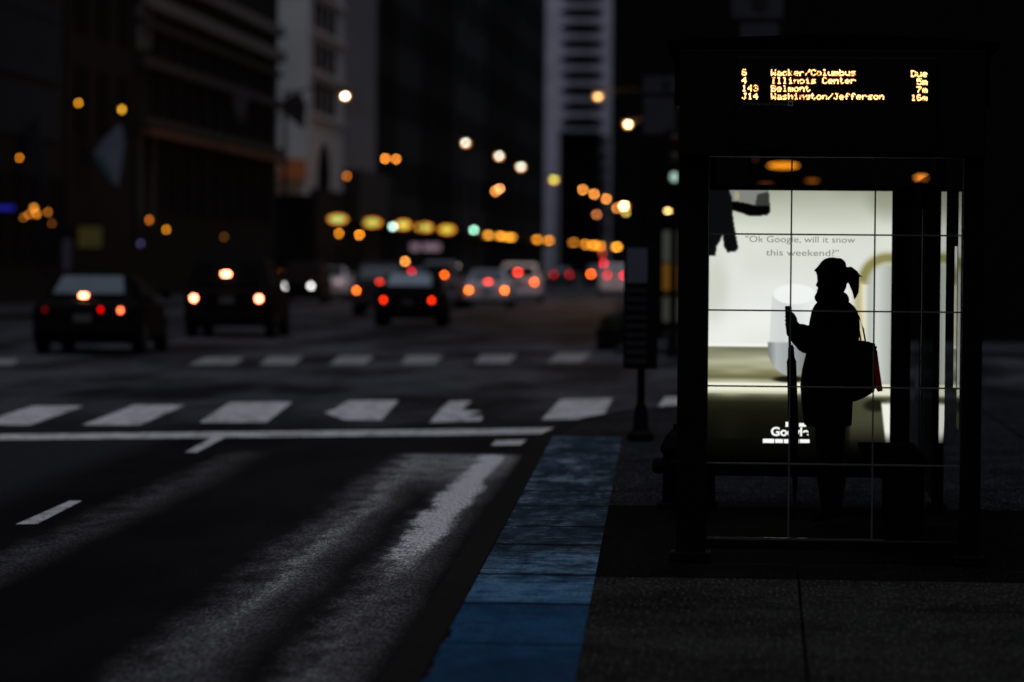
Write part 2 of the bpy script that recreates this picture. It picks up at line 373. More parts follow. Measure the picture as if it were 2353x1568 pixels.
# posts with stepped feet
for (x0, x1, y0, y1) in ((XL, -.318, YF, YF + .15), (1.012, XR, YF, YF + .13), (XL, -.345, YB - .1, YB + .05), (1.05, XR, YB - .1, YB + .05)):
    p = sbox('post', x0, x1, y0, y1, SZ, 2.8)
    sbox('post_foot', x0 - .03, x1 + .03, y0 - .03, y1 + .03, SZ, SZ + .05, m=mat('shelter_foot', (.004, .004, .006), .7, .05), parent=p)
# header with sign housing, fascia and curved roof
sbox('header', XL - .001, XR + .001, YF - .06, YF + .08, ZT, 2.84)
sbox('side_header', XL - .03, XL + .07, YF + .082, YB + .05, 2.55, 2.80)
sbox('back_header', XR - .07, XR + .03, YF + .082, YB + .05, 2.55, 2.80)
bm = bmesh.new()
for i in range(13):
    a = -1 + 2 * i / 12; x = (XL + XR) / 2 + a * .86; z = 2.845 + .035 * (1 - a * a)
    for yy in (YF - .065, YB + .2):
        for dz in (0, .035): bm.verts.new((x, yy - YF, z - SZ + dz))
bm.verts.ensure_lookup_table(); V = bm.verts
for i in range(12):
    a, c = 4 * i, 4 * (i + 1)
    for q in ((a, a + 2, c + 2, c), (a + 1, a + 3, c + 3, c + 1), (a, a + 1, c + 1, c), (a + 2, a + 3, c + 3, c + 2)): bm.faces.new([V[k] for k in q])
bm.faces.new([V[k] for k in (0, 1, 3, 2)]); bm.faces.new([V[k] for k in (48, 49, 51, 50)])
link('roof', bm, mat('roof_black', (.002, .002, .002), 1.0, 0.0), shel)
# front end panel: glass, bars, bottom rail
zrow = [.121, .519, .926, 1.325, 1.727]
YP = YF + .06
# heights and columns measured on the photograph
hz = [at(1820, y, YP).z for y in (1066.5, 889, 714.5, 539)]; zb = at(1820, 1241, YP).z
vx = [at(1815.5, 800, YP).x, at(2007.5, 800, YP).x]
link('glass_panel', B(-.317, 1.011, YP + .008 - YF, YP + .014 - YF, zb + .004 - SZ, 2.278 - SZ), GLASS, shel)
for z in hz: sbox('glazing_bar', -.317, 1.011, YP - .004, YP + .005, z - .0042, z + .0042, STEEL, 0)
for x in vx: sbox('glazing_bar', x - .0042, x + .0042, YP - .0065, YP + .0015, zb + .01, 2.279, STEEL, 0)
sbox('bottom_rail', -.316, 1.011, YP - .03, YP + .04, zb - .05, zb, BLACKP, .003)
bm = B(-.316, .62, YP + .016 - YF, YP + .03 - YF, zb + .0005 - SZ, zb + .0085 - SZ)
link('rail_trim', bm, RAIL, shel)
# back wall glass, mullions, bench
for (gx, ya, yb) in ((.93, YF + .15, YB - .15),):
    link('side_glass', B(gx, gx + .006, ya - YF, yb - YF, .25, 2.1), GLASS, shel)
MIRR = mat('glint_mirror', (.75, .75, .72), .04, .5, metal=1.0, var=.05)  # mirror fins added and angled to throw thin poster glints
for pa, pb, ya_, yb_, r0_, r1_ in ((2200.5, 2207, 18.66, 18.46, 985, 440), (2192.5, 2198.5, 18.92, 18.76, 897, 566)):
    A_, B_ = at(pa, 700, ya_), at(pb, 700, yb_); z0_, z1_ = at(2200, r0_, 18.6).z, at(2200, r1_, 18.6).z
    bm = bmesh.new(); q_ = [(A_.x, A_.y), (B_.x, B_.y), (B_.x + .006, B_.y + .002), (A_.x + .006, A_.y + .002)]
    lo = [bm.verts.new((x_, y_ - YF, z0_ - SZ)) for x_, y_ in q_]; hi = [bm.verts.new((x_, y_ - YF, z1_ - SZ)) for x_, y_ in q_]
    bm.faces.new(lo[::-1]); bm.faces.new(hi)
    for k in range(4): bm.faces.new((lo[k], lo[(k + 1) % 4], hi[(k + 1) % 4], hi[k]))
    link('added_glint_fin', bm, MIRR, shel)
sbox('mullion', .918, .928, 21.05, 21.065, .4, 2.06, STEEL, 0)
bench_x0 = at(1990, 1060, 19.6).x
be = thing('bench', 'black bench along the back wall of the bus shelter', 'bench', (0, 19.4, SZ))
link('seat', B(bench_x0, .9, 0, 2.1, at(2000, 1072, 19.4).z - SZ, at(2000, 1060, 19.4).z - SZ, bev=.01), mat('bench_slats', (.006, .006, .006), 1.0, 0.0), be)
for yy in (.12, 1.85): link('leg', B(.70, .88, yy, yy + .05, 0, at(2000, 1074, 19.4).z - SZ, bev=.006), BLACKP, be)

# ---- arrivals sign: dot matrix text
FONT = {
'6': ".###.|#....|#....|####.|#...#|#...#|.###.", '4': "...#.|..##.|.#.#.|#..#.|#####|...#.|...#.", '1': "..#..|.##..|..#..|..#..|..#..|..#..|.###.",
'3': ".###.|#...#|....#|..##.|....#|#...#|.###.", '5': "#####|#....|####.|....#|....#|#...#|.###.", '7': "#####|....#|...#.|..#..|..#..|.#...|.#...",
'J': "..###|...#.|...#.|...#.|...#.|#..#.|.##..", 'W': "#...#|#...#|#...#|#.#.#|#.#.#|##.##|#...#", 'a': ".....|.....|.###.|....#|.####|#...#|.####",
'c': ".....|.....|.###.|#....|#....|#...#|.###.", 'k': "#....|#....|#..#.|#.#..|##...|#.#..|#..#.", 'e': ".....|.....|.###.|#...#|#####|#....|.###.",
'r': ".....|.....|#.##.|##..#|#....|#....|#....", '/': "....#|....#|...#.|..#..|.#...|#....|#....", 'C': ".###.|#...#|#....|#....|#....|#...#|.###.",
'o': ".....|.....|.###.|#...#|#...#|#...#|.###.", 'l': ".##..|..#..|..#..|..#..|..#..|..#..|.###.", 'u': ".....|.....|#...#|#...#|#...#|#..##|.##.#",
'm': ".....|.....|##.#.|#.#.#|#.#.#|#.#.#|#.#.#", 'b': "#....|#....|####.|#...#|#...#|#...#|####.", 's': ".....|.....|.####|#....|.###.|....#|####.",
'I': ".###.|..#..|..#..|..#..|..#..|..#..|.###.", 'i': "..#..|.....|.##..|..#..|..#..|..#..|.###.", 'n': ".....|.....|#.##.|##..#|#...#|#...#|#...#",
't': ".#...|.#...|###..|.#...|.#...|.#..#|..##.", 'B': "####.|#...#|#...#|####.|#...#|#...#|####.", 'h': "#....|#....|#.##.|##..#|#...#|#...#|#...#",
'g': ".....|.....|.####|#...#|.####|....#|.###.", 'f': "..##.|.#..#|.#...|###..|.#...|.#...|.#...", 'D': "####.|#...#|#...#|#...#|#...#|#...#|####.", ' ': ".....|.....|.....|.....|.....|.....|....."}
sign = thing('arrivals_sign', 'black dot matrix arrivals sign with four rows of glowing orange text', 'sign', (0, YF - .07, 2.3))
link('housing', B(-.18, .86, -.03, .008, .0, .5, bev=.01), BLACKP, sign)
LED = emit('orange_led', (1.0, .50, .18), 4.6)
LEDD = emit('dim_orange_led', (1.0, .30, .05), 1.7)
YS = YF - .103
dp = 2.18; rp = 2.05
def led_text(bm, s, px, py, right=False):
    if right: px = px - len(s) * 6 * dp
    for i, ch in enumerate(s):
        for r_, row in enumerate(FONT[ch].split('|')):
            for c_, k in enumerate(row):
                if k != '#': continue
                p = at(px + (i * 6 + c_) * dp + random.uniform(-.35, .35), py + r_ * rp + random.uniform(-.3, .3), YS)
                s_ = random.uniform(.0021, .0030)
                q = bmesh.ops.create_cube(bm, size=1)['verts']; mi = 0 if random.random() < .8 else 1
                for f_ in {f_ for v in q for f_ in v.link_faces}: f_.material_index = mi
                bmesh.ops.scale(bm, vec=(s_ * 2, .003, s_ * 2), verts=q); bmesh.ops.translate(bm, vec=p - Vector(sign.location), verts=q)
rows = [('6', 'Wacker/Columbus', 'Due'), ('4', 'Illinois Center', '5m'), ('143', 'Belmont', '7m'), ('J14', 'Washington/Jefferson', '16m')]
for i, (a, b_, c_) in enumerate(rows):
    yy = 160.5 + 18.2 * i
    for nm_, s_, x_, dy_, rt in (('route_number', a, 1706, 0, False), ('destination', b_, 1773, .6, False), ('minutes', c_, 2134, 3.2, True)):
        bm = bmesh.new(); led_text(bm, s_, x_, yy + dy_, rt); link(nm_ + '_text', bm, [LED, LEDD], sign)
def text(body, name, px, py, Y, hpx, m, parent, align='LEFT', wpx=None, ext=.0006, bold=0):
    cu = bpy.data.curves.new(name, 'FONT'); cu.body = body; cu.size = 1; cu.align_x = align; cu.extrude = 0; cu.offset = bold
    tmp = bpy.data.objects.new(name, cu); COL.objects.link(tmp)
    dg = bpy.context.evaluated_depsgraph_get(); me = bpy.data.meshes.new_from_object(tmp.evaluated_get(dg))
    COL.objects.unlink(tmp); bpy.data.objects.remove(tmp)
    me.materials.clear(); me.materials.append(m)
    s = hpx / (F / Y) / .7
    xs = [v.co.x for v in me.vertices]; sx = s
    if wpx: sx = wpx / (F / Y) / (max(xs) - min(xs))
    o = bpy.data.objects.new(name, me); COL.objects.link(o)
    p = at(px, py, Y); pl = Vector(parent.location)
    for v in me.vertices:
        v.co = Vector((v.co.x * sx + p.x - pl.x, p.y - pl.y, v.co.y * s + p.z - pl.z))
    o.parent = parent; return o
FAINT = mat('faint_print', (.10, .10, .12), .7, .2)
text('CTA arrival times', 'small_print', 1707, 242, YS - .002, 6, FAINT, sign, wpx=100)
p = at(1816.5, 238, YS - .002) - Vector(sign.location)
bm = bmesh.new(); r1, r2 = .013, .0085
for (a, c, d, e) in ((-r1, r1, r2, r1), (-r1, r1, -r1, -r2), (-r1, -r2, -r2, r2), (r2, r1, -r2, r2)): box(bm, p.x + a, p.x + c, p.y - .002, p.y, p.z + d, p.z + e)
link('small_emblem', bm, mat('faint_emblem', (.30, .31, .42), .6, .3), sign)

# ================================================================== LIT POSTER AT THE FAR END OF THE SHELTER
YA = 22.2
ad = thing('advertising_panel', 'glowing advertising poster in a black light box at the far end of the shelter', 'advertising panel', (0, YA, SZ))
ax0, ax1 = at(1628, 750, YA).x, at(2047, 750, YA).x
az1, az0 = at(1838, 438.5, YA).z, at(1838, 1070, YA).z
link('case', B(ax0 - .11, .90, .006, .13, az0 - .07 - SZ, az1 + .035 - SZ, bev=.01), BLACKP, ad)
fr = bmesh.new()
for q in ((ax0 - .11, ax0 - .002, az0 - .07, az1 + .035), (ax1, .90, az0 - .07, az1 + .035), (ax0 - .002, ax1, az1, az1 + .035), (ax0 - .002, ax1, az0 - .07, az0)):
    box(fr, q[0], q[1], -.03, .004, q[2] - SZ, q[3] - SZ)
link('frame', fr, BLACKP, ad)
for xx in (ax0 - .02, .78): link('leg', B(xx, xx + .07, .02, .1, 0, az0 - .072 - SZ), BLACKP, ad)
# the print, painted on a fine grid of vertices
NX, NY = 220, 330
gx = np.linspace(1628, 2047, NX); gy = np.linspace(438.5, 1070, NY)
PX, PY = np.meshgrid(gx, gy)
def ss(v, a, b):
    t = np.clip((v - a) / (b - a), 0, 1); return t * t * (3 - 2 * t)
rng = np.random.RandomState(3)
def smoothn(nx, ny):
    a = rng.rand(ny, nx); yi = np.linspace(0, ny - 1.001, NY); xi = np.linspace(0, nx - 1.001, NX)
    y0 = yi.astype(int); x0 = xi.astype(int); fy = (yi - y0)[:, None]; fx = (xi - x0)[None, :]; fy = fy * fy * (3 - 2 * fy); fx = fx * fx * (3 - 2 * fx)
    A = a[y0][:, x0]; Bq = a[y0][:, x0 + 1]; Cq = a[y0 + 1][:, x0]; D = a[y0 + 1][:, x0 + 1]
    return (A * (1 - fx) + Bq * fx) * (1 - fy) + (Cq * (1 - fx) + D * fx) * fy
def key(v, pts):
    xs = [p[0] for p in pts]; return np.stack([np.interp(v, xs, [p[1][k] for p in pts]) for k in range(3)], -1)
C = key(PY, [(440, (158, 160, 142)), (480, (190, 192, 176)), (530, (222, 223, 212)), (600, (228, 230, 224)), (690, (234, 236, 232)), (740, (244, 245, 241)), (797, (242, 243, 236))])
def lay(mask, col):
    global C
    col = np.array(col, float) if not isinstance(col, np.ndarray) else col
    C = C * (1 - mask[..., None]) + col * mask[..., None]
lay(.35 * (1 - ss(np.hypot((PX - 1640) / 40, (PY - 660) / 90), .3, 1.3)), (170, 172, 155))
lay(.5 * (1 - ss(np.hypot((PX - 2040) / 60, (PY - 450) / 60), .3, 1.2)), (120, 122, 102))
lay(.3 * smoothn(9, 12) * (PY < 790), (190, 192, 180))
# grey curved thing and gold arch on the right
inner = ss(PX, 1983, 2000) * ss(PY, 596, 616) * (1 - ss(PY, 880, 900))
lay(inner, key(PX, [(1990, (170, 174, 166)), (2015, (205, 208, 204)), (2047, (168, 172, 164))]))
ang = np.hypot((PX - 2040) / 62, (PY - 650) / 62)
arch = np.exp(-((ang - .95) / .19) ** 2) * (PY < 652) * (PX > 1960)
lay(np.clip(arch * 1.2, 0, 1), (140, 134, 84))
legm = np.exp(-((PX - (1974 + .03 * (PY - 650))) / 13) ** 2) * ss(PY, 640, 655) * (1 - ss(PY, 780, 800))
lay(np.clip(legm, 0, 1), key(PX, [(1960, (150, 140, 96)), (1985, (226, 214, 172)), (1996, (210, 208, 190))]))
# white speaker on a table
body = ss(PX, 1772 - .04 * (PY - 660), 1776 - .04 * (PY - 660)) * (PX < 1900) * ss(PY, 668, 690) * (1 - ss(PY, 785, 790))
lay(body * .9, key(PX, [(1770, (214, 216, 214)), (1800, (205, 208, 210)), (1860, (232, 234, 232))]))
lay(1 - ss(np.hypot((PX - 1825) / 50, (PY - 676) / 24), .9, 1.05), (240, 242, 241))
# table top
tab = ss(PY, 796, 801)
wood = key(PY, [(798, (128, 128, 112)), (810, (150, 150, 132)), (828, (198, 197, 172)), (845, (182, 180, 150)), (858, (150, 147, 112)), (868, (112, 108, 78)), (876, (190, 186, 160)), (882, (238, 236, 214)), (897, (236, 235, 212)), (906, (176, 174, 148)), (915, (84, 84, 62)), (925, (34, 34, 23)), (945, (20, 20, 12)), (985, (13, 13, 8)), (1030, (5, 5, 3)), (1060, (0, 0, 0))])
lay(tab, wood)
lay(tab * (PY < 880) * .5 * smoothn(7, 60), (96, 92, 60)); lay(tab * (PY > 905) * (PY < 1010) * .5 * smoothn(9, 8), (30, 30, 19))
bt = 1 - ss(np.hypot((PX - 1822) / 58, np.maximum(PY - 800, 0) / 66), .94, 1.02)
lay(bt * ss(PY, 784, 790), key(PX, [(1766, (120, 124, 124)), (1785, (176, 180, 180)), (1815, (158, 162, 162)), (1850, (130, 132, 132))]))
lay((1 - ss(np.hypot((PX - 1815) / 45, (PY - 872) / 9), .5, 1.1)) * .9, (12, 12, 8))
# objects low on the right
lay(ss(PX, 1983, 2000) * ss(PY, 780, 800) * (1 - ss(PY, 872, 890)), key(PX, [(1990, (176, 180, 172)), (2015, (208, 211, 206)), (2047, (166, 170, 162))]))
lay(ss(PX, 1950, 1960) * ss(PY, 900, 915) * (1 - ss(PY, 960, 1040)) * .8, (78, 78, 58))
lay((1 - ss(np.hypot((PX - 2015) / 32, (PY - 930) / 16), .5, 1.2)) * .85, (18, 18, 10))
wedge = ss(PX, 2024 + .12 * (PY - 925), 2030 + .12 * (PY - 925)) * ss(PY, 918, 930) * (1 - ss(PY, 985, 1030))
lay(wedge, (238, 238, 226)); lay(ss(PX, 1985, 2000) * ss(PY, 880, 888) * (1 - ss(PY, 902, 914)), (228, 227, 204))
# dark garment and boot high on the left
def inpoly(poly):
    ins = np.zeros(PX.shape, bool); n_ = len(poly)
    for i in range(n_):
        (x1, y1), (x2, y2) = poly[i], poly[(i + 1) % n_]
        if y1 == y2: continue
        cnd = ((y1 > PY) != (y2 > PY)) & (PX < (x2 - x1) * (PY - y1) / (y2 - y1) + x1); ins ^= cnd
    m_ = ins.astype(float)
    for _ in range(2):
        p_ = np.pad(m_, 1, 'edge'); m_ = (p_[1:-1, 1:-1] * 2 + p_[:-2, 1:-1] + p_[2:, 1:-1] + p_[1:-1, :-2] + p_[1:-1, 2:]) / 6
    return m_
z6 = lambda L: [(1600 + a * .16, 423.5 + b * .16) for a, b in L]
lay(inpoly(z6([(440, 80), (1020, 80), (1040, 330), (830, 310), (640, 265), (480, 250)])), (128, 130, 124))
lay((1 - ss(np.hypot((PX - 1690) / 8, (PY - 452) / 14), .4, 1.2)) * .6, (186, 174, 130))
lay(inpoly(z6([(860, 150), (1020, 110), (1048, 390), (820, 360)])) * .75, (30, 31, 28))
lay(inpoly(z6([(470, 250), (640, 265), (830, 310), (1030, 320), (1048, 390), (1005, 448), (760, 465), (640, 420), (480, 375)])), (3, 3, 3))
lay(inpoly(z6([(170, 60), (440, 60), (490, 200), (500, 400), (525, 580), (590, 930), (560, 968), (440, 985), (385, 900), (370, 720), (330, 820), (280, 900), (262, 1040), (170, 1040)])), (9, 11, 12))
C = np.clip(C, 0, 255) / 255.0
CL = np.where(C <= .04045, C / 12.92, ((C + .055) / 1.055) ** 2.4)
verts = [(ax0 + (ax1 - ax0) * i / (NX - 1), 0.0, az1 - (az1 - az0) * j / (NY - 1) - SZ) for j in range(NY) for i in range(NX)]
faces = [(j * NX + i, j * NX + i + 1, (j + 1) * NX + i + 1, (j + 1) * NX + i) for j in range(NY - 1) for i in range(NX - 1)]
me = bpy.data.meshes.new('poster'); me.from_pydata(verts, [], faces)
ca = me.color_attributes.new('print', 'FLOAT_COLOR', 'POINT')
buf = np.ones((NY * NX, 4), np.float32); buf[:, :3] = CL.reshape(-1, 3); ca.data.foreach_set('color', buf.ravel())
pm = bpy.data.materials.new('backlit_print'); pm.use_nodes = True; n = pm.node_tree; n.nodes.clear()
a_ = n.nodes.new('ShaderNodeAttribute'); a_.attribute_name = 'print'; e_ = n.nodes.new('ShaderNodeEmission'); o_ = n.nodes.new('ShaderNodeOutputMaterial')
n.links.new(a_.outputs['Color'], e_.inputs[0]); e_.inputs[1].default_value = 1.1; n.links.new(e_.outputs[0], o_.inputs[0])
me.materials.append(pm); po = bpy.data.objects.new('poster', me); COL.objects.link(po); po.parent = ad
INK = emit('grey_ink', lin((128, 130, 118))); WHT = emit('white_print', (1.0, 1.0, .97), 1.1)
text('"Ok Google, will it snow', 'slogan', 1712, 556.5, YA - .004, 14.5, INK, ad, wpx=250)
text('this weekend?"', 'slogan', 1760, 587.5, YA - .004, 14.5, INK, ad, wpx=166)
text('Google', 'logo_lettering', 1771, 1001, YA - .004, 19, WHT, ad, wpx=86, bold=.03)
bm = bmesh.new()
ol = Vector(ad.location)
for (a, b_, c_, d_) in ((1753, 1779, 1009, 1018), (1781, 1799, 1009.5, 1018), (1801, 1836, 1010, 1018.5), (1838, 1860, 1010, 1018), (1805, 1813, 970, 981), (1836, 1852, 973, 981)):
    p0 = at(a, d_, YA - .004) - ol; p1 = at(b_, c_, YA - .004) - ol
    box(bm, p0.x, p1.x, -.006, -.004, p0.z, p1.z, bev=.0009)
link('small_lettering', bm, WHT, ad)

# ================================================================== WOMAN WITH UMBRELLA AND BAG
YW = 21.25; S = YW / F
def W(px, py, dy=0.0): return at(px, py, YW) + Vector((0, dy, 0))
def cap(bm, a, b_, ra, rb, n=14):
    a, b_ = Vector(a), Vector(b_)
    tube(bm, [a, a.lerp(b_, .5), b_], [ra, (ra + rb) / 2, rb], n); ellipsoid(bm, a, ra, n); ellipsoid(bm, b_, rb, n)
def remesh(o, vox=.007, it=3):
    m = o.modifiers.new('surface', 'REMESH'); m.mode = 'VOXEL'; m.voxel_size = vox; m.use_smooth_shade = True
    s = o.modifiers.new('soft', 'SMOOTH'); s.iterations = it; s.factor = .5
def pc(bm, pts, n=14):
    for (p, r_), (q, r2_) in zip(pts[:-1], pts[1:]): cap(bm, p, q, r_ * S, r2_ * S, n)
root_p = W(1905, 1195); ground_z = SZ
person = thing('person', 'woman in a dark coat standing in profile before the lit poster, gripping a closed umbrella', 'person', (0, 0, 0))
bm = bmesh.new()
ellipsoid(bm, W(1910, 634), (33 * S, .075, 41 * S), 24)            # skull
ellipsoid(bm, W(1893, 655), (14 * S, .055, 24 * S), 20)            # face
ellipsoid(bm, W(1888, 676), (10 * S, .035, 8 * S), 14)             # chin
cap(bm, W(1882, 645), W(1877.5, 656), 3.2 * S, 3.6 * S, 10)        # nose
ellipsoid(bm, W(1880, 668), (3.5 * S, .022, 3 * S), 10)            # lips
for s_ in (-1, 1):
    ellipsoid(bm, W(1912, 648, s_ * .078), (7 * S, .012, 11 * S), 12)   # ears
    ellipsoid(bm, W(1881.5, 641, s_ * .03), (3.5 * S, .012, 3 * S), 10) # brow and eye
pc(bm, [(W(1912, 665), 20), (W(1915, 700), 21), (W(1915, 735), 34)])
pc(bm, [(W(1915, 735), 38), (W(1912, 800), 38), (W(1910, 870), 40), (W(1908, 920), 42)])
for s_, hx, kx, ax in ((-.09, 1900, 1897, 1901), (.09, 1918, 1918, 1922)):
    pc(bm, [(W(hx, 925, s_), 30), (W(kx, 1065, s_), 22), (W(ax, 1110, s_), 23), (W(ax, 1172, s_), 13)])
# left arm (camera side) to the umbrella
pc(bm, [(W(1915, 728, -.17), 20), (W(1884, 796, -.19), 15), (W(1838, 756, -.10), 10), (W(1829, 748, -.09), 9)])
pc(bm, [(W(1915, 728, .17), 20), (W(1920, 800, .20), 15), (W(1905, 862, .17), 10), (W(1900, 885, .16), 11)])
# palm, five fingers round the handle
HX = lambda y: 1812 + (y - 703) * .0285
ellipsoid(bm, W(1825, 742, -.085), (8 * S, .016, 15 * S), 14)
for i, y in enumerate((727, 735.5, 744, 752)):
    L_ = (1, 1.08, 1.0, .85)[i]; hx = HX(y)
    pts = [(W(1825, y, -.09), 3.6), (W(hx + 2, y - 1, -.118), 3.4), (W(hx - 6 * L_, y, -.108), 3.1), (W(hx - 7.5 * L_, y + 1, -.088), 2.8), (W(hx - 4.5, y + 1.5, -.070), 2.6)]
    pc(bm, pts, 10)
pc(bm, [(W(1828, 733, -.082), 4.2), (W(1822, 722, -.074), 3.8), (W(1813, 716, -.070), 3.2), (W(1806, 719, -.076), 2.8)], 10)
# relaxed far hand
ellipsoid(bm, W(1898, 893, .16), (8 * S, .014, 13 * S), 12)
for i in range(4): pc(bm, [(W(1893 + i * 4, 902, .16), 3.3), (W(1891 + i * 4, 914 + (i in (1, 2)) * 3, .158), 3.0), (W(1888 + i * 4, 923 + (i in (1, 2)) * 3, .15), 2.6)], 8)
pc(bm, [(W(1892, 890, .15), 3.8), (W(1885, 900, .145), 3.2), (W(1883, 908, .143), 2.8)], 8)
o = link('body', bm, SKIN, person); remesh(o, .006, 3)
# coat: lofted rings + sleeves
bm = bmesh.new()
rings = [(690, 1882, 1946, .09), (703, 1871, 1962, .15), (716, 1865, 1971, .20), (745, 1859, 1976, .215), (790, 1856, 1973, .20), (818, 1851, 1970, .19), (850, 1843, 1966, .195), (885, 1839, 1962, .205), (930, 1842, 1959, .21), (978, 1848, 1957, .215)]
N = 28; rv = []
for y, xa, xb, dd in rings:
    c_ = W((xa + xb) / 2, y); hw = (xb - xa) / 2 * S
    rv.append([bm.verts.new(c_ + Vector((hw * math.copysign(abs(math.cos(t)) ** .85, math.cos(t)), dd * math.copysign(abs(math.sin(t)) ** .9, math.sin(t)), 0))) for t in [2 * math.pi * k / N for k in range(N)]])
for i in range(len(rv) - 1):
    for k in range(N): bm.faces.new((rv[i][k], rv[i][(k + 1) % N], rv[i + 1][(k + 1) % N], rv[i + 1][k]))
bm.faces.new(rv[0][::-1]); bm.faces.new(rv[-1])
pc(bm, [(W(1918, 730, -.17), 30), (W(1888, 782, -.2), 33), (W(1856, 779, -.17), 33), (W(1840, 770, -.13), 27), (W(1832, 764, -.11), 18)])
pc(bm, [(W(1918, 730, .17), 28), (W(1924, 800, .21), 24), (W(1910, 862, .18), 18)])
o = link('coat', bm, BLACKC, person); remesh(o, .009, 4)
bm = bmesh.new()
pc(bm, [(W(1884, 684), 13), (W(1900, 682, -.06), 18), (W(1925, 686, -.07), 20), (W(1932, 690), 20), (W(1925, 686, .07), 20), (W(1900, 682, .06), 18), (W(1886, 684), 13)], 12)
pc(bm, [(W(1881, 669), 4.5), (W(1884, 678), 7)], 10)
o = link('scarf', bm, BLACKC, person); remesh(o, .007, 3)
bm = bmesh.new()
ellipsoid(bm, W(1912, 628), (35.5 * S, .085, 36.5 * S), 24)
ellipsoid(bm, W(1922, 652), (24 * S, .08, 28 * S), 20)
pc(bm, [(W(1900, 606), 12), (W(1884, 617), 7), (W(1873, 622), 2.6)], 12)
for i in range(5): pc(bm, [(W(1884 - i, 614 + i * 2, -.05 + i * .025), 5), (W(1874 + i * 1.2, 624 + i * 2.2, -.05 + i * .025), 1.8)], 8)
pc(bm, [(W(1942, 630), 9), (W(1953, 625), 12), (W(1960, 633), 14), (W(1961.5, 645), 13.5), (W(1964, 657), 11), (W(1966, 671), 7.5), (W(1964, 686), 2.5)], 14)
pc(bm, [(W(1968, 630), 4), (W(1977, 634), 1.8), (W(1984, 640), 1.2)], 8)
ellipsoid(bm, W(1926, 612), (19 * S, .07, 19 * S), 18)
o = link('hair', bm, HAIR, person); remesh(o, .006, 1)
for s_, xx in ((-.09, 1901), (.09, 1922)):
    bm = bmesh.new()
    pc(bm, [(W(xx + 4, 1178, s_), 12), (W(xx - 8, 1186, s_), 10), (W(xx - 26, 1190, s_), 7), (W(xx - 34, 1192, s_), 5)], 12)
    pc(bm, [(W(xx, 1150, s_), 13), (W(xx + 3, 1180, s_), 12)], 12)
    for v in bm.verts: v.co.z = max(v.co.z, SZ)
    o = link('shoe', bm, BLACKC, person); remesh(o, .007, 2)
# umbrella
um = thing('umbrella', 'closed black umbrella held upright in front of the woman', 'umbrella', (0, 0, 0))
U = lambda y, dx=0: W(HX(y) + dx, y, -.092)
bm = bmesh.new(); tube(bm, [U(703, -1), U(706, -1), U(765), U(772)], [6.2 * S, 7.6 * S, 7.2 * S, 5 * S], 14); link('handle', bm, BLACKC, um)
bm = bmesh.new(); tube(bm, [U(772), U(800), U(1190)], [3 * S, 3 * S, 2 * S], 10); link('shaft', bm, BLACKP, um)
bm = bmesh.new()
ysu = [792, 800, 822, 830, 900, 960, 1030, 1090, 1130]; rr = [4, 6.5, 7.5, 10.5, 10.5, 11, 10, 7, 3.5]
tube(bm, [U(y, 3) for y in ysu], [r_ * S for r_ in rr], 20)
for v in bm.verts:
    a = math.atan2(v.co.y - U(900).y, v.co.x - U(900, 3).x); v.co.x += .003 * math.sin(5 * a)
link('folded_canopy', bm, BLACKC, um)
bm = bmesh.new(); tube(bm, [U(1128, 3), U(1188, 1)], [3.2 * S, 1.6 * S], 10); link('tip', bm, STEEL, um)
# shoulder bag
bag = thing('handbag', 'large black shoulder bag hanging behind the woman with a red pouch at its side', 'bag', (0, 0, 0))
bm = bmesh.new()
out = [(1932, 779), (1988, 782), (2013, 790), (2009, 812), (2007, 850), (2010, 880), (2010, 893), (1998, 902), (1975, 915), (1955, 921), (1930, 916), (1928, 850)]
for dy in (-.28, -.17):
    f_ = [bm.verts.new(W(px, py, dy)) for px, py in out]; bm.faces.new(f_ if dy < -.2 else f_[::-1])
bm.verts.ensure_lookup_table(); n_ = len(out)
for i in range(n_): bm.faces.new((bm.verts[i], bm.verts[(i + 1) % n_], bm.verts[n_ + (i + 1) % n_], bm.verts[n_ + i]))
bmesh.ops.bevel(bm, geom=list(bm.edges), offset=.012, segments=2, affect='EDGES')
link('bag_body', bm, BLACKC, bag)
for dy, dx in ((-.27, 0), (-.18, -9)):
    bm = bmesh.new(); tube(bm, [W(1986 + dx, 785, dy), W(1981 + dx, 755, dy + .02), W(1972 + dx * .5, 728, dy + .06), W(1958, 708, -.12), W(1945, 705, -.10), W(1940, 735, -.235), W(1945, 785, dy)], [2.0 * S] * 7, 8)
    link('strap', bm, BLACKC, bag)
REDC = mat('red_fabric', (.45, .03, .025), .8, .2)
REDC.node_tree.nodes['Principled BSDF'].inputs['Transmission Weight'].default_value = 0
bm = bmesh.new()
rp_ = [(2004, 800), (2014, 804), (2020, 850), (2027, 897), (2016, 899), (2004, 880)]
for dy in (-.14, -.125):
    f_ = [bm.verts.new(W(px, py, dy)) for px, py in rp_]; bm.faces.new(f_ if dy < -.13 else f_[::-1])
bm.verts.ensure_lookup_table(); n_ = len(rp_)
for i in range(n_): bm.faces.new((bm.verts[i], bm.verts[(i + 1) % n_], bm.verts[n_ + (i + 1) % n_], bm.verts[n_ + i]))
REDT = bpy.data.materials.new('thin_red_cloth'); REDT.use_nodes = True; n = REDT.node_tree; n.nodes.clear()
t_ = n.nodes.new('ShaderNodeBsdfTranslucent'); d_ = n.nodes.new('ShaderNodeBsdfDiffuse'); x_ = n.nodes.new('ShaderNodeMixShader'); o_ = n.nodes.new('ShaderNodeOutputMaterial')
t_.inputs[0].default_value = (.5, .055, .045, 1); d_.inputs[0].default_value = (.6, .04, .03, 1); x_.inputs[0].default_value = .9
n.links.new(d_.outputs[0], x_.inputs[1]); n.links.new(t_.outputs[0], x_.inputs[2]); n.links.new(x_.outputs[0], o_.inputs[0])
link('red_pouch', bm, REDT, bag)

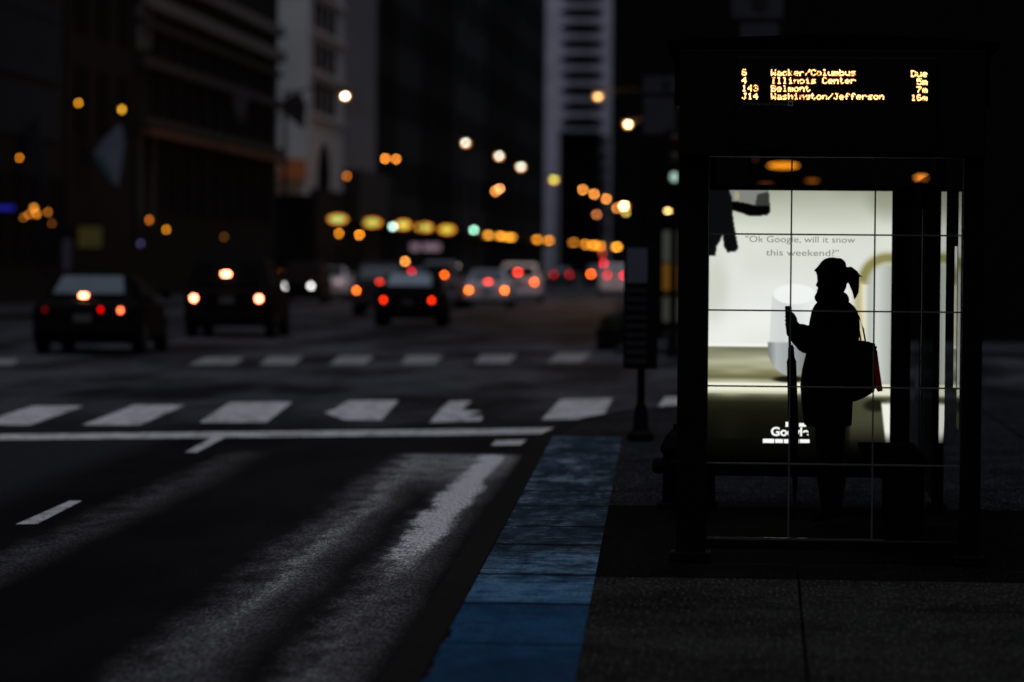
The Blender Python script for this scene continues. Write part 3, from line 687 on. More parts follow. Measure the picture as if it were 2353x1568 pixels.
# ================================================================== TIMETABLE POST, HYDRANT, PLANTER
Yt = 31.0; p = G(1472, 1012, SZ); Yt = p.y
tp = thing('timetable_post', 'bus timetable board on a black post beside the blue strip', 'sign post', (p.x, Yt, SZ))
fm = Yt / F
link('post', T([(0, 0, 0), (0, 0, 1.0), (0, 0, 2.6)], [.035, .035, .03]), POLE, tp)
link('post_base', T([(0, 0, 0), (0, 0, .05), (0, 0, .09), (0, 0, .25), (0, 0, .32)], [.12, .12, .07, .06, .045], 16), POLE, tp)
zt, zbm = at(1472, 565, Yt).z - SZ, at(1472, 848, Yt).z - SZ
xa, xb = at(1434, 700, Yt).x - p.x, at(1512, 700, Yt).x - p.x
link('board', B(xa, xb, -.1, -.04, zbm, zt, bev=.01), POLE, tp)
bm = B(xa + .025, xb - .095, -.108, -.102, zt - .33, zt - .02)
link('route_map', bm, mat('route_print', (.09, .09, .13), .5, .4), tp)
bm = bmesh.new()
for i in range(9): box(bm, xa + .025, xb - .095, -.108, -.102, zbm + .05 + i * .078, zbm + .05 + i * .078 + random.uniform(.03, .06))
link('timetable', bm, mat('timetable_print', (.012, .012, .02), .5, .4, var=.7, scale=20), tp)
link('top_bracket', T([(0, -.06, zt - .01), (0, -.06, zt + .5)], [.03, .03]), POLE, tp)
h = G(1552, 1168, SZ); hy = thing('fire_hydrant', 'squat black fire hydrant beside the shelter post', 'fire hydrant', (h.x, h.y, SZ))
link('barrel', T([(0, 0, 0), (0, 0, .03), (0, 0, .04), (0, 0, .34), (0, 0, .37), (0, 0, .39), (0, 0, .46), (0, 0, .5)], [.12, .12, .085, .08, .1, .1, .07, .03], 20), POLE, hy)
link('cap_nut', T([(0, 0, .49), (0, 0, .54)], [.022, .02], 6), POLE, hy)
for a in (0, math.pi, -math.pi / 2):
    v = Vector((math.cos(a), math.sin(a), 0)); link('outlet', T([v * .06 + Vector((0, 0, .27)), v * .13 + Vector((0, 0, .27)), v * .15 + Vector((0, 0, .27))], [.05, .05, .035], 12), POLE, hy)
q = G(1410, 806, 0)
pl = thing('planter', 'dark planter with low shrubs at the far corner', 'planter', (q.x + .1, q.y + 1.0, 0))
link('tub', B(-.45, .6, -1, 1.2, 0, .45, bev=.03), BLACKP, pl)
bm = bmesh.new()
for i in range(700):
    a = random.uniform(0, 6.28); r_ = random.random() ** .5; c_ = Vector((.08 + .5 * r_ * math.cos(a), .1 + 1.0 * r_ * math.sin(a), .43 + random.random() * .35 * (1.1 - r_ * .6)))
    d1 = Vector((random.gauss(0, 1), random.gauss(0, 1), random.gauss(0, 1))).normalized() * .06; d2 = d1.orthogonal().normalized() * .03
    bm.faces.new([bm.verts.new(c_ + t) for t in (-d1, d2, d1, -d2)])
link('shrub', bm, mat('shrub_leaf', (.01, .014, .008), .8, .1), pl)

# ================================================================== LAMPS
def disc_level(Y, wpx, hpx):
    b_ = blur(Y); return max(1.0, b_ * b_ / max(wpx * hpx, 1)) if wpx < b_ or hpx < b_ else 1.0
def gain(Y, w_, h_):                          # radiance that spreads to level 1 over the blurred disc
    b_ = blur(Y); cw, ch = min(w_, b_), min(h_, b_); return max(1.0, b_ * b_ / (cw * ch))
_ec = {}
def emc(name, col):
    k = (name, tuple(round(c, 3) for c in col))
    if k not in _ec:
        m = bpy.data.materials.new(name); m.use_nodes = True; n = m.node_tree; n.nodes.clear()
        e = n.nodes.new('ShaderNodeEmission'); o = n.nodes.new('ShaderNodeOutputMaterial')
        mx = max(col); e.inputs[0].default_value = (*[c / mx for c in col], 1); e.inputs[1].default_value = mx
        n.links.new(e.outputs[0], o.inputs[0]); _ec[k] = m
    return _ec[k]
def lens_bm(w_, h_, d_=.1):
    return ellipsoid(bmesh.new(), (0, 0, 0), (w_ / 2, d_ / 2, h_ / 2), 16)
def lamp_glow(parent, off, Y, wp, hp, col, name='diffuser', flat=False, rim=None):
    """wp, hp: blurred size in pixels; the source is what is left when the lens blur is taken off"""
    b_ = blur(Y); ws, hs = max(wp - b_ - (4 if rim else 0), 5.5), max(hp - b_ - (4 if rim else 0), 5.5); s = Y / F
    g = gain(Y, ws, hs)
    o = link(name, lens_bm(ws * s, hs * s, min(ws, hs) * s * .8), emc(name + '_glow', tuple(c * g for c in col)), parent, True); o.location = off
    if rim:  # added glowing ring that colours the rim of the blurred disc
        bm = bmesh.new(); a = ws * s / 2
        bmesh.ops.create_circle(bm, segments=24, radius=1)
        e = bm.edges[:]; r0 = bmesh.ops.extrude_edge_only(bm, edges=e)['geom']; vs_ = [v for v in r0 if isinstance(v, bmesh.types.BMVert)]
        inner_ = [v for v in bm.verts if v not in vs_]
        for v in inner_: v.co = Vector((v.co.x * a * 1.0, 0, v.co.y * hs * s / 2))
        for v in vs_: v.co = Vector((v.co.x * (a + 4.2 * s), .01, v.co.y * (hs * s / 2 + 4.2 * s)))
        g2 = b_ * b_ / (((ws + 8.4) * (hs + 8.4) - ws * hs))
        o2 = link('refractor', bm, emc('refractor_glow', tuple(c * g2 for c in rim)), parent); o2.location = off  # added glowing ring for the disc rim, not a real lamp part
    return o
ORIM = (1.0, .33, .04)
def street_lamp(px, py, Y, wp, hp, col, side, label, rim=ORIM, light=0, group='street lamps along the avenue'):
    P_ = at(px, py, Y); gx = P_.x - 2.6 if side < 0 else P_.x + 2.6
    t = thing('street_lamp', label, 'street lamp', (gx, Y, 0), 0, group)
    H = P_.z; L = P_.x - gx
    link('pole', T([(0, 0, 0), (0, 0, .8), (0, 0, H - .3), (0, 0, H + .3)], [.14, .1, .07, .05], 10), POLE, t)
    link('arm', T([(0, 0, H + .1), (L * .5, 0, H + .35), (L, 0, H + .18)], [.045, .04, .035], 8), POLE, t)
    link('lamp_head', T([(L * .86, 0, H + .2), (L, 0, H + .17), (L * 1.1, 0, H + .16)], [.06, .14, .07], 10), POLE, t)
    lamp_glow(t, (L, 0, H), Y, wp, hp, col, rim=rim)
    if light:
        ld = bpy.data.lights.new('lamp_light', 'POINT'); ld.energy = light; ld.color = (1, .5, .22); ld.shadow_soft_size = .15
        lo = bpy.data.objects.new('lamp_light', ld); COL.objects.link(lo); lo.parent = t; lo.location = (L, -.2, H - .35)
    return t
WH = (.35, .7, .72); YL = (.02, .36, .05); OR_ = (1.0, .34, .06)
SL = [(793, 221, 150, 36, 32, (2.2, 2.0, 1.7), -1, 'brightest street lamp, glowing white before the pale grey building', ORIM, 150),
 (1070, 328, 207, 34, 31, WH, -1, 'white glowing street lamp, first of the row descending down the avenue', ORIM, 160),
 (1147, 358, 232, 34, 31, WH, -1, 'white glowing street lamp, second of the row descending down the avenue', ORIM, 120),
 (1197, 383, 256, 33, 31, WH, -1, 'white glowing street lamp, third of the descending row', ORIM, 0),
 (1273, 412, 294, 31, 29, YL, -1, 'olive yellow glowing street lamp in the middle of the descending row', ORIM, 0),
 (1339, 436, 340, 30, 29, OR_, -1, 'orange far street lamp, first of three touching ones', None, 0),
 (1365, 446, 370, 30, 29, OR_, -1, 'orange far street lamp, middle of three touching ones', None, 0),
 (1393, 457, 400, 30, 29, OR_, -1, 'orange far street lamp, lowest of three touching ones', None, 0),
 (1374, 222, 150, 37, 31, (.55, .45, .2), 1, 'pale yellow street lamp before the white banded tower', ORIM, 900),
 (1443, 286, 180, 35, 29, (1.6, 1.4, .9), 1, 'bright white street lamp just above and right of the banded tower', ORIM, 900),
 (1434, 473, 330, 30, 30, (2.4, 1.9, 1.0), 1, 'bright white far street lamp above the timetable board', ORIM, 0),
 (1438, 488, 300, 30, 29, (.42, .3, .06), 1, 'olive far street lamp just under the bright one', None, 0),
 (1418, 478, 340, 29, 28, (.75, .25, .05), 1, 'dim orange far street lamp beside the bright one', None, 0),
 (1371, 493, 350, 28, 28, (.45, .14, .04), 1, 'dim brown orange far street lamp, lowest of its cluster', None, 0)]
for a in SL: street_lamp(*a[:7], a[7], rim=a[8], light=a[9])
# twin globes and low globe lamps
def globe_lamp(pts, Y, label, group='globe lamps on the pavement'):
    P0 = at(*pts[0][:2], Y); t = thing('globe_lamp', label, 'lamp', (P0.x, Y, 0), 0, group)
    mx = sum(at(q_[0], q_[1], Y).x for q_ in pts) / len(pts) - P0.x; top = P0.z
    link('pole', T([(mx, 0, 0), (mx, 0, .5), (mx, 0, top - .35)], [.12, .07, .05], 10), POLE, t)
    for q_ in pts:
        r_ = at(q_[0], q_[1], Y); o_ = (r_.x - P0.x, 0, r_.z)
        link('bracket', T([(mx, 0, top - .4), (o_[0], 0, o_[2] - .22)], [.03, .03], 8), POLE, t)
        lamp_glow(t, o_, Y, q_[2], q_[3], q_[4], name='globe')
DO = (.62, .17, .012)
globe_lamp([(885, 365, 27, 27, (1.0, .30, .03)), (910, 366, 27, 27, (.85, .25, .03))], 200, 'twin orange globes on one pole before dark towers')
globe_lamp([(1138, 440, 28, 28, (.85, .27, .05)), (1148, 434, 30, 29, (1.1, .42, .16))], 260, 'pair of overlapping orange globes under the white lamps')
for (px, py, Y, w_, h_, c_, lb_) in (
  (797, 405, 205, 22, 24, (.3, .08, .006), 'dim brown globe lamp below the grey building'),
  (779, 537, 205, 23, 27, (.62, .2, .01), 'orange globe lamp under the first canopy light'),
  (795, 550, 230, 22, 25, (.14, .045, .006), 'faint brown globe lamp right of the first orange one'),
  (826, 540, 215, 27, 31, (.95, .3, .015), 'brighter orange globe lamp under the second canopy light'),
  (827, 556, 240, 24, 25, (.17, .055, .006), 'faint brown globe lamp just under a brighter orange one'),
  (931, 601, 240, 28, 28, (1.0, .36, .06), 'orange globe lamp under the glowing awning sign'),
  (650, 626, 160, 22, 25, (.42, .12, .015), 'dull orange globe lamp right of the black van'),
  (549, 612, 120, 22, 25, (.045, .04, .04), 'faint grey globe lamp above the black van'),
  (888, 568, 260, 23, 25, (.11, .035, .04), 'faint mauve globe lamp left of the awning sign'),
  (1051, 612, 200, 26, 27, (.12, .10, .11), 'faint grey globe lamp above the gap between two cars'),
  (860, 640, 190, 26, 28, (.13, .06, .04), 'faint brown globe lamp above the parked saloon'),
  (878, 636, 195, 24, 30, (.16, .07, .04), 'faint tan globe lamp over the silver roof')):
    globe_lamp([(px, py, w_, h_, c_)], Y, lb_)

# canopy lights along the left fronts
CL_ = [(776, 504, 55, 33, (.02, .34, .10)), (855, 512, 53, 33, (.02, .30, .06)), (927, 517, 44, 32, (.02, .3, .06)), (975, 523, 50, 32, (.02, .32, .07)), (1027, 528, 48, 32, (.02, .28, .04)),
       (1120, 541, 40, 30, (.95, .38, .04)), (1150, 543, 38, 30, (.9, .34, .03)), (1172, 546, 42, 30, (.9, .36, .03)), (1234, 551, 32, 28, (.55, .19, .012)), (1261, 553, 34, 28, (.6, .2, .012)),
       (1318, 558, 36, 28, (.3, .1, .01)), (1345, 562, 30, 28, (.5, .17, .015)), (1364, 564, 38, 30, (.8, .28, .02)), (1380, 566, 34, 30, (.75, .26, .02)), (1417, 568, 34, 29, (1.0, .38, .03))]
ordn = ['first', 'second', 'third', 'fourth', 'fifth', 'sixth', 'seventh', 'eighth', 'ninth', 'tenth', 'eleventh', 'twelfth', 'thirteenth', 'fourteenth', 'last']
for i, (px, py, w_, h_, c_) in enumerate(CL_):
    Y = 25.2 / ((1765 - px) / F) ; Y = min(Y, 560)
    P_ = at(px, py, Y)
    t = thing('canopy_light', '%s light from the near end of the orange row along the left fronts' % ordn[i], 'canopy light', P_, 0, 'orange canopy lights in a row')
    s = Y / F; link('housing', B(-w_ * s * .4, w_ * s * .4, .15, .25, -.06, .14, bev=.02), POLE, t)
    link('stem', T([(0, .2, .14), (0, .2, .9)], [.03, .03], 8), POLE, t)
    lamp_glow(t, (0, 0, 0), Y, w_ + (9 if i < 5 else 5), h_ + (6 if i < 5 else 3), tuple(v * 1.15 for v in c_), name='diffuser', rim=(1.1, .30, .015) if i < 5 else None)

# traffic signals
def signal(px, py, Y, wp, hp, col, lab, lit=2, size=.3, group='traffic signals over the avenue'):
    P_ = at(px, py, Y); t = thing('traffic_signal', lab, 'traffic signal', (P_.x, Y, 0), 0, group)
    zc = P_.z
    link('pole', T([(.0, .25, 0), (0, .25, .6), (0, .25, zc + .8)], [.12, .07, .06], 10), POLE, t)
    z0 = zc - .35 * lit if False else zc - .18
    hb = B(-.17, .17, .04, .2, zc - .2 - .34 * (2 - lit), zc + .2 + .34 * lit, bev=.03)
    link('signal_head', hb, POLE, t)
    cols = [mat('lens_red_off', (.03, .004, .004), .4), mat('lens_amber_off', (.03, .015, .003), .4), mat('lens_green_off', (.004, .02, .012), .4)]
    for k in range(3):
        zz = zc + .34 * (lit - k)
        if k == lit: lamp_glow(t, (0, 0, zc), Y, wp, hp, col, name='lit_lens')
        else:
            o = link('lens', lens_bm(.2, .2, .05), cols[k], t, True); o.location = (0, .03, zz)
        link('visor', T([(0, .04, zz + .13), (0, -.14, zz + .15)], [.1, .1], 10), POLE, t) if False else None
signal(903, 521, 185, 34, 33, (.62, .95, .85), 'green traffic signal overlapping the third canopy light')
signal(1089, 529, 200, 33, 32, (.36, .85, .62), 'green traffic signal between the fifth and sixth canopy lights')
signal(1012, 581, 300, 28, 28, (.01, .16, .075), 'dim green traffic signal above the brake lights')
signal(1549, 407, 64, 38, 42, (.36, .55, .45), 'green traffic signal half hidden by the shelter post')
signal(1387, 606, 330, 26, 26, (.75, .012, .02), 'red traffic signal at the far end of the avenue', 0)
signal(1384, 581, 380, 27, 25, (.2, .02, .005), 'dim red traffic signal under the canopy lights', 0)

# ================================================================== BUILDINGS
def building(name, label, x0, x1, y0, y1, h, col, group=None, **k):
    t = thing(name, label, 'building', ((x0 + x1) / 2, (y0 + y1) / 2, 0), 0, group)
    hx, hy = abs(x1 - x0) / 2, abs(y1 - y0) / 2
    m = mat('wall_' + name + str(len(_m)), col, .9, .08, var=.3, scale=.35)
    link('wall', B(-hx, hx, -hy, hy, 0, h), m, t)
    link('roof', B(-hx - .3, hx + .3, -hy - .3, hy + .3, h, h + .5), m, t)
    t['_'] = 0; del t['_']
    return t, m, hx, hy
WIN = {}
def win(parent, x, y, z, w_, h_, axis, m=DARKGLASS, name='window'):
    """axis 'x': pane lies in the plane facing +x; 'y': facing the camera"""
    k = (round(w_, 2), round(h_, 2), axis, m.name)
    if k in WIN: o = WIN[k].copy(); COL.objects.link(o); o.name = name
    else:
        bm = B(-.05, .05, -w_ / 2, w_ / 2, -h_ / 2, h_ / 2) if axis == 'x' else B(-w_ / 2, w_ / 2, -.05, .05, -h_ / 2, h_ / 2)
        o = link(name, bm, m); WIN[k] = o
    o.parent = parent; o.location = (x, y, z); return o
FX = -27.0
def yat(px): return FX / ((px - 1765) / F)      # where a column of the photograph meets the left building line
def zrow_(px, py): Y = yat(px); return at(px, py, Y).z
# A: dark glassy block, far left
ya, yb = 108, yat(128)
t, m, hx, hy = building('office_block', 'nearly black office block at the left edge with faint blue grey panels', FX - 22, FX, ya, yb, 60, (.006, .0065, .008), 'buildings down the left side')
bl = mat('blue_panel', (.014, .02, .03), .9, .05)
for zc, hh in ((zrow_(64, 110), 2.3), (zrow_(64, 258), 1.9), (zrow_(64, 20), .7)): win(t, hx + .03, 3.5, zc, hy * 1.2, hh, 'x', bl, 'spandrel_panel')
for i in range(6): win(t, hx + .03, hy - 1.5 - i * 3, 3.2, 2.2, 3.2, 'x')
# B: black gap building
t, m, hx, hy = building('dark_block', 'black narrow block between the office block and the bank', FX - 22, FX, yat(132), yat(292), 55, (.003, .003, .0035), 'buildings down the left side')
for i in range(3):
    for j in range(3): win(t, hx + .03, -hy + 3 + i * 4.5, 8 + j * 4, 2, 2.6, 'x')
# C: classical block with cornices
t, m, hx, hy = building('bank_building', 'dark stone bank with long pale cornices stepping down the avenue', FX - 22, FX - .2, yat(306), yat(636), 50, (.004, .004, .0045), 'buildings down the left side')
yc = (yat(306) + yat(636)) / 2
cor_m = mat('pale_stone', (.075, .077, .088), .9, .1, var=.4, scale=.6)
cor_d = mat('dim_stone', (.024, .024, .028), .9, .1, var=.4, scale=.6)
for z_, hh, mm, out_ in ((zrow_(345, 12), .55, cor_m, .5), (zrow_(345, 150), .45, cor_d, .4), (zrow_(345, 62), .25, cor_d, .3), (zrow_(345, 285), .35, cor_d, .5), (zrow_(345, -60), .5, cor_m, .4)):
    link('cornice', B(hx + .01, hx + .01 + out_, -hy, hy, z_ - hh / 2, z_ + hh / 2), mm, t)
link('pilaster', B(hx + .01, hx + .18, -hy, -hy + 1.0, zrow_(325, 118), 40), cor_m, t)
link('pilaster', B(hx + .01, hx + .18, -hy + 2.0, -hy + 2.8, zrow_(340, 118), 40), cor_m, t)
link('pilaster', B(hx + .01, hx + .2, -hy, -hy + 1.0, 3.2, zrow_(325, 300)), cor_d, t)
link('pilaster', B(hx + .01, hx + .2, -hy + 3, -hy + 4, 3.2, zrow_(345, 300)), cor_d, t)
link('entablature', B(hx + .012, hx + .7, -hy, hy, zrow_(345, 318), zrow_(345, 302)), mat('lamplight_stone', (.09, .045, .03), .9, .1, var=.6, scale=.4), t)  # orange lamplight put into the stone colour
for i in range(9):
    for j, (z_, hh) in enumerate(((zrow_(345, 100), 1.9), (zrow_(345, 220), 2.6), (zrow_(345, 400), 3.4))): win(t, hx + .03, -hy + 5.5 + i * 4.2, z_, 2.6, hh, 'x')
for (px, py) in ((382, 321), (562, 347)):
    Y = yat(px); P_ = at(px, py, Y); w_ = thing('wall_lamp', 'dim orange lamp under the bank cornice, ' + ('nearer one' if px < 400 else 'farther one, wider glow'), 'wall lamp', P_, 0, 'lamps under the bank cornice')
    link('bracket', T([(-.3, .1, 0), (0, .1, .05)], [.05, .05], 8), POLE, w_)
    lamp_glow(w_, (0, 0, 0), Y, 40 if px < 400 else 66, 30, (.13, .035, .01), name='diffuser')
# D: pale corner building
ty0, ty1 = yat(700), yat(776)
t, m, hx, hy = building('corner_building', 'pale stone corner building with tall grouped windows lit by the sky', FX - 26, FX, ty0, ty1, 70, (.42, .47, .52), 'buildings down the left side')
fac = mat('corner_facade', (.30, .30, .325), .9, .1, var=.25, scale=.5)
link('facade', B(hx + .004, hx + .15, -hy, hy, 3.5, 69), fac, t)
for py0, py1 in ((14, 72), (104, 165), (192, 262), (-80, -15)):
    zc = (at(728, py0, yat(728)).z + at(728, py1, yat(728)).z) / 2; hh = (py1 - py0) / F * yat(728)
    for k in range(4):
        pxw = 709 + k * 14; win(t, hx + .17, yat(pxw) - (ty0 + ty1) / 2, zc, 1.75, hh, 'x')
    link('ledge', B(hx + .155, hx + .35, -hy, hy, zc - hh / 2 - .42, zc - hh / 2 - .2), fac, t)
zz = at(728, 300, yat(728)).z
bm = bmesh.new(); bmesh.ops.create_circle(bm, cap_ends=True, segments=24, radius=1)
for v in bm.verts: v.co = Vector((0, v.co.x * 2.7, max(v.co.y, -.02) * 2.0))
gx = bmesh.ops.extrude_face_region(bm, geom=bm.faces[:])['geom']
for v in gx:
    if isinstance(v, bmesh.types.BMVert): v.co.x += .08
o = link('arched_window', bm, DARKGLASS, t); o.location = (hx + .16, yat(730) - (ty0 + ty1) / 2, zz - 2.8)
win(t, hx + .17, yat(730) - (ty0 + ty1) / 2, (zz - 2.8 + 3.6) / 2, 5.3, zz - 2.9 - 3.6, 'x', name='tall_doorway')
P_ = at(672, 386, ty0 - .5)
aw = thing('shop_awning', 'dim orange lit awning at the foot of the pale corner building', 'awning', P_, 0)
s = ty0 / F
bm = bmesh.new(); w_ = 62 * s / 2
vv = [bm.verts.new(c_) for c_ in ((-w_, -.5, -.4), (w_, -.5, -.4), (w_, .4, .55), (-w_, .4, .55), (-w_, -.5, -.6), (w_, -.5, -.6), (w_, .4, -.6), (-w_, .4, -.6))]
for q_ in ((0, 1, 2, 3), (0, 1, 5, 4), (1, 2, 6, 5), (0, 3, 7, 4), (2, 3, 7, 6), (4, 5, 6, 7)): bm.faces.new([vv[i] for i in q_])
link('canvas', bm, emc('lamplit_canvas', (.055, .018, .008)), aw)  # emission stands in for lamplight falling on the awning
ztop = at(700, 432, ty0).z
link('dark_shopfront', B(hx + .16, hx + .5, -hy, hy, 0, ztop), POLE, t)
link('dark_side_shopfront', B(-hx, hx + .155, -hy - .3, -hy - .004, 0, ztop - .4), POLE, t)
# E: plain grey building
t, m, hx, hy = building('plain_building', 'plain mid grey building catching the glow of the brightest lamp', FX - 20, FX + .05, ty1 + .05, yat(856), 64, (.13, .13, .15), 'buildings down the left side')
link('marquee', B(hx, hx + 1.2, -hy, hy, 4.2, zrow_(815, 398)), mat('marquee', (.01, .008, .009), .9), t)
link('dark_shopfront', B(hx + .005, hx + .3, -hy, hy, 0, 4.19), POLE, t)
for i in range(4): win(t, hx + .03, -hy + 2.5 + i * 4.4, 12 + 0, 1.4, .9, 'x', mat('faint_window', (.09, .09, .1), .6))
# F: dark towers
edges = [(858, 905, (.003, .003, .0035), 70), (906, 962, (.019, .019, .022), 62), (963, 1040, (.002, .002, .0025), 75), (1041, 1112, (.026, .026, .031), 66), (1113, 1180, (.004, .004, .005), 80), (1181, 1248, (.012, .0115, .014), 72)]
nm = ['black tower right of the plain grey building', 'charcoal tower behind the twin orange globes', 'widest black tower in the row on the left', 'dark grey tower behind the first white lamp of the row', 'near black tower behind the second and third white lamps', 'dim tower left of the white banded tower']
for (a, c_, col, h_), lb_ in zip(edges, nm):
    t, m, hx, hy = building('tower', lb_, FX - 20, FX, yat(a), yat(c_) - .1, h_, col, 'buildings down the left side')
    link('shopfront', B(hx, hx + .8, -hy, hy, 3.9, 4.6), POLE, t)
    nn = 3
    for i in range(nn):
        for j in range(7): win(t, hx + .03, -hy + (i + .5) * 2 * hy / nn, 8 + j * 5.5, 2 * hy / nn * .45, 2.6, 'x')
# unseen blocks added round the viewpoint to cut sky light and darken glass reflections
for lab, a in (('unseen dark block added along the pavement beside the bus shelter', (9, 40, -40, 28, 38)), ('unseen dark block added across the street from the bus shelter', (-60, -26, -40, 96, 42)), ('unseen dark block added to close the street behind the viewpoint', (-70, 50, -110, -80, 46))):
    t, m, hx, hy = building('unseen_block', lab, *a, (.03, .03, .032))
    for i in range(5):
        for j in range(2): win(t, -hx - .03 if a[0] > 0 else hx + .03, -hy + 4 + i * (2 * hy - 8) / 4, 7 + j * 5, 2, 2.6, 'x')
# G: white banded tower
YT = 700; sT = YT / F
x0, x1 = at(1252, 200, YT).x, at(1402, 200, YT).x
t, m, hx, hy = building('banded_tower', 'white tower with stacked dark oval openings closing the view', x0, x1, YT, YT + 14, 90, (.45, .45, .56))
for k in range(-3, 9):
    yy = 28 + k * 36.0
    P_ = at(1338, yy, YT); bm = bmesh.new(); bmesh.ops.create_uvsphere(bm, u_segments=20, v_segments=10, radius=1)
    for v in bm.verts: v.co = Vector((math.copysign(abs(v.co.x) ** .7, v.co.x) * 50 * sT, v.co.y * .5, v.co.z * (10.5 + (k % 2)) * sT))
    o = link('balcony_opening', bm, mat('opening_dark', (.003, .003, .004), .9, .05), t, True); o.location = P_ - Vector(t.location) ; o.location.y = -hy - .05
    P2 = at(1392, yy + 16, YT)
for k in range(7):
    o = link('side_balcony', B(-.9, .9, -.6, .2, -.5, .5, bev=.1), mat('balcony_grey', (.07, .07, .085), .8), t); o.location = at(1388, 318 + k * 34, YT) - Vector(t.location); o.location.y = -hy - .3
x0, x1 = at(1292, 400, 690).x, at(1378, 400, 690).x
t, m, hx, hy = building('low_block', 'black block in front of the foot of the banded tower', x0, x1, 680, 696, at(1335, 312, 690).z, (.002, .002, .0025))
for i in range(4): win(t, -hx + 1 + i * 1.7, -hy - .03, 12, 1, 1.6, 'y')
t, m, hx, hy = building('end_block', 'black building filling the end of the avenue', -62, -14, 730, 750, at(1300, 430, 730).z, (.002, .002, .0025))
for i in range(5): win(t, -hx + 5 + i * 8, -hy - .03, 10, 3, 3, 'y')
x0 = at(1404, 400, 640).x
t, m, hx, hy = building('far_right_block', 'tall black building at the far right end of the avenue', x0, x0 + 60, 640, 660, 110, (.002, .002, .0025))
for i in range(5): win(t, -hx + 3 + i * 5, -hy - .03, 20, 2, 3, 'y')
# H: right corner building
t, m, hx, hy = building('department_store', 'black corner store behind the bus shelter with dim lit shop windows', -2.72, 46, 74, 120, 45, (.002, .002, .0025))
dl = Vector(t.location)
def face(px0, px1, py0, py1, m_, name, pr=.1, par=None):
    a, b_ = at(px0, py1, 74 - pr), at(px1, py0, 74 - pr)
    o = link(name, B(a.x, b_.x, -pr, -.004, a.z, b_.z, bev=.01), m_, par or t); o.location = (-dl.x, 74 - dl.y, 0) if par is None else (0, 0, 0); return o
face(1523, 1560, 531, 602, emc('shop_glow_grey', (.038, .042, .034)), 'lit_window')
face(1523, 1560, 606, 668, emc('shop_glow_amber', (.10, .045, .006)), 'lit_window')
face(1523, 1600, 684, 740, emc('shop_glow_pale', (.034, .036, .03)), 'lit_window')
face(1528, 1600, 760, 782, mat('stall_riser', (.03, .03, .035), .8), 'stall_riser')
face(1700, 2300, 640, 780, DARKGLASS, 'shop_window')
for (px, py, w_, h_, c_, lb_) in ((1800, 381, 92, 32, (.85, .27, .012), 'wide orange strip lamp above the lit poster'), (1866, 416, 50, 24, (.11, .03, .003), 'faint orange lamp just above the poster top'),
     (1760, 424, 52, 22, (.045, .01, .003), 'very dim brown lamp left above the poster top'), (2117, 409, 50, 30, (.85, .26, .03), 'oval orange lamp right of the poster top'),
     (1535, 485, 34, 26, (1.6, .9, .3), 'small bright lamp left of the shelter post'), (1736, 366, 26, 26, (.012, .004, .003), 'barely lit lamp left of the orange strip lamp')):
    P_ = at(px, py, 73.5); q_ = thing('wall_lamp', lb_, 'wall lamp', P_, 0, 'wall lamps on the corner store')
    s = 73.5 / F; link('backplate', B(-w_ * s * .4, w_ * s * .4, .3, .49, -.05, .05, bev=.01), POLE, q_)
    link('bracket', T([(0, .3, 0), (0, .1, 0)], [.02, .02], 8), POLE, q_)
    lamp_glow(q_, (0, 0, 0), 73.5, w_, h_, c_, name='diffuser')
# banners on the store
bn = mat('banner_cloth', (.035, .035, .042), .9, .1, var=.3); bn2 = mat('banner_mark', (.006, .006, .008), .9)
for (x0_, x1_, y0_, y1_, lb_) in ((1478, 1572, 176, 214, 'small dark banner with a round mark above the larger one'), (1478, 1552, 224, 308, 'grey banner hanging left of the shelter roof'),
                               (1700, 1790, 54, 106, 'faint grey banner above the arrivals sign'), (1680, 1800, -30, 42, 'faint grey board with a big round letter at the top edge')):
    a, b_ = at(x0_, y1_, 66), at(x1_, y0_, 66); cx_, cz_ = (a.x + b_.x) / 2, (a.z + b_.z) / 2
    g = thing('banner', lb_, 'banner', (cx_, 66, cz_), 0, 'faint banners hung on the corner store')
    hw, hh = abs(b_.x - a.x) / 2, abs(b_.z - a.z) / 2
    link('cloth', B(-hw, hw, -.02, .02, -hh, hh, bev=.008), bn, g)
    link('bar', T([(-hw, 0, hh + .02), (hw, 0, hh + .02)], [.02, .02], 8), POLE, g)
    link('stay', T([(0, 0, hh + .02), (0, 7.9, hh + .1)], [.03, .03], 8), POLE, g)
    if y0_ in (176, -30):
        bm = bmesh.new(); bmesh.ops.create_circle(bm, cap_ends=True, segments=28, radius=hh * .62)
        bmesh.ops.rotate(bm, cent=(0, 0, 0), matrix=Matrix.Rotation(R(90), 3, 'X'), verts=bm.verts); o = link('round_mark', bm, bn2, g); o.location = (hw * .1, -.026, 0)
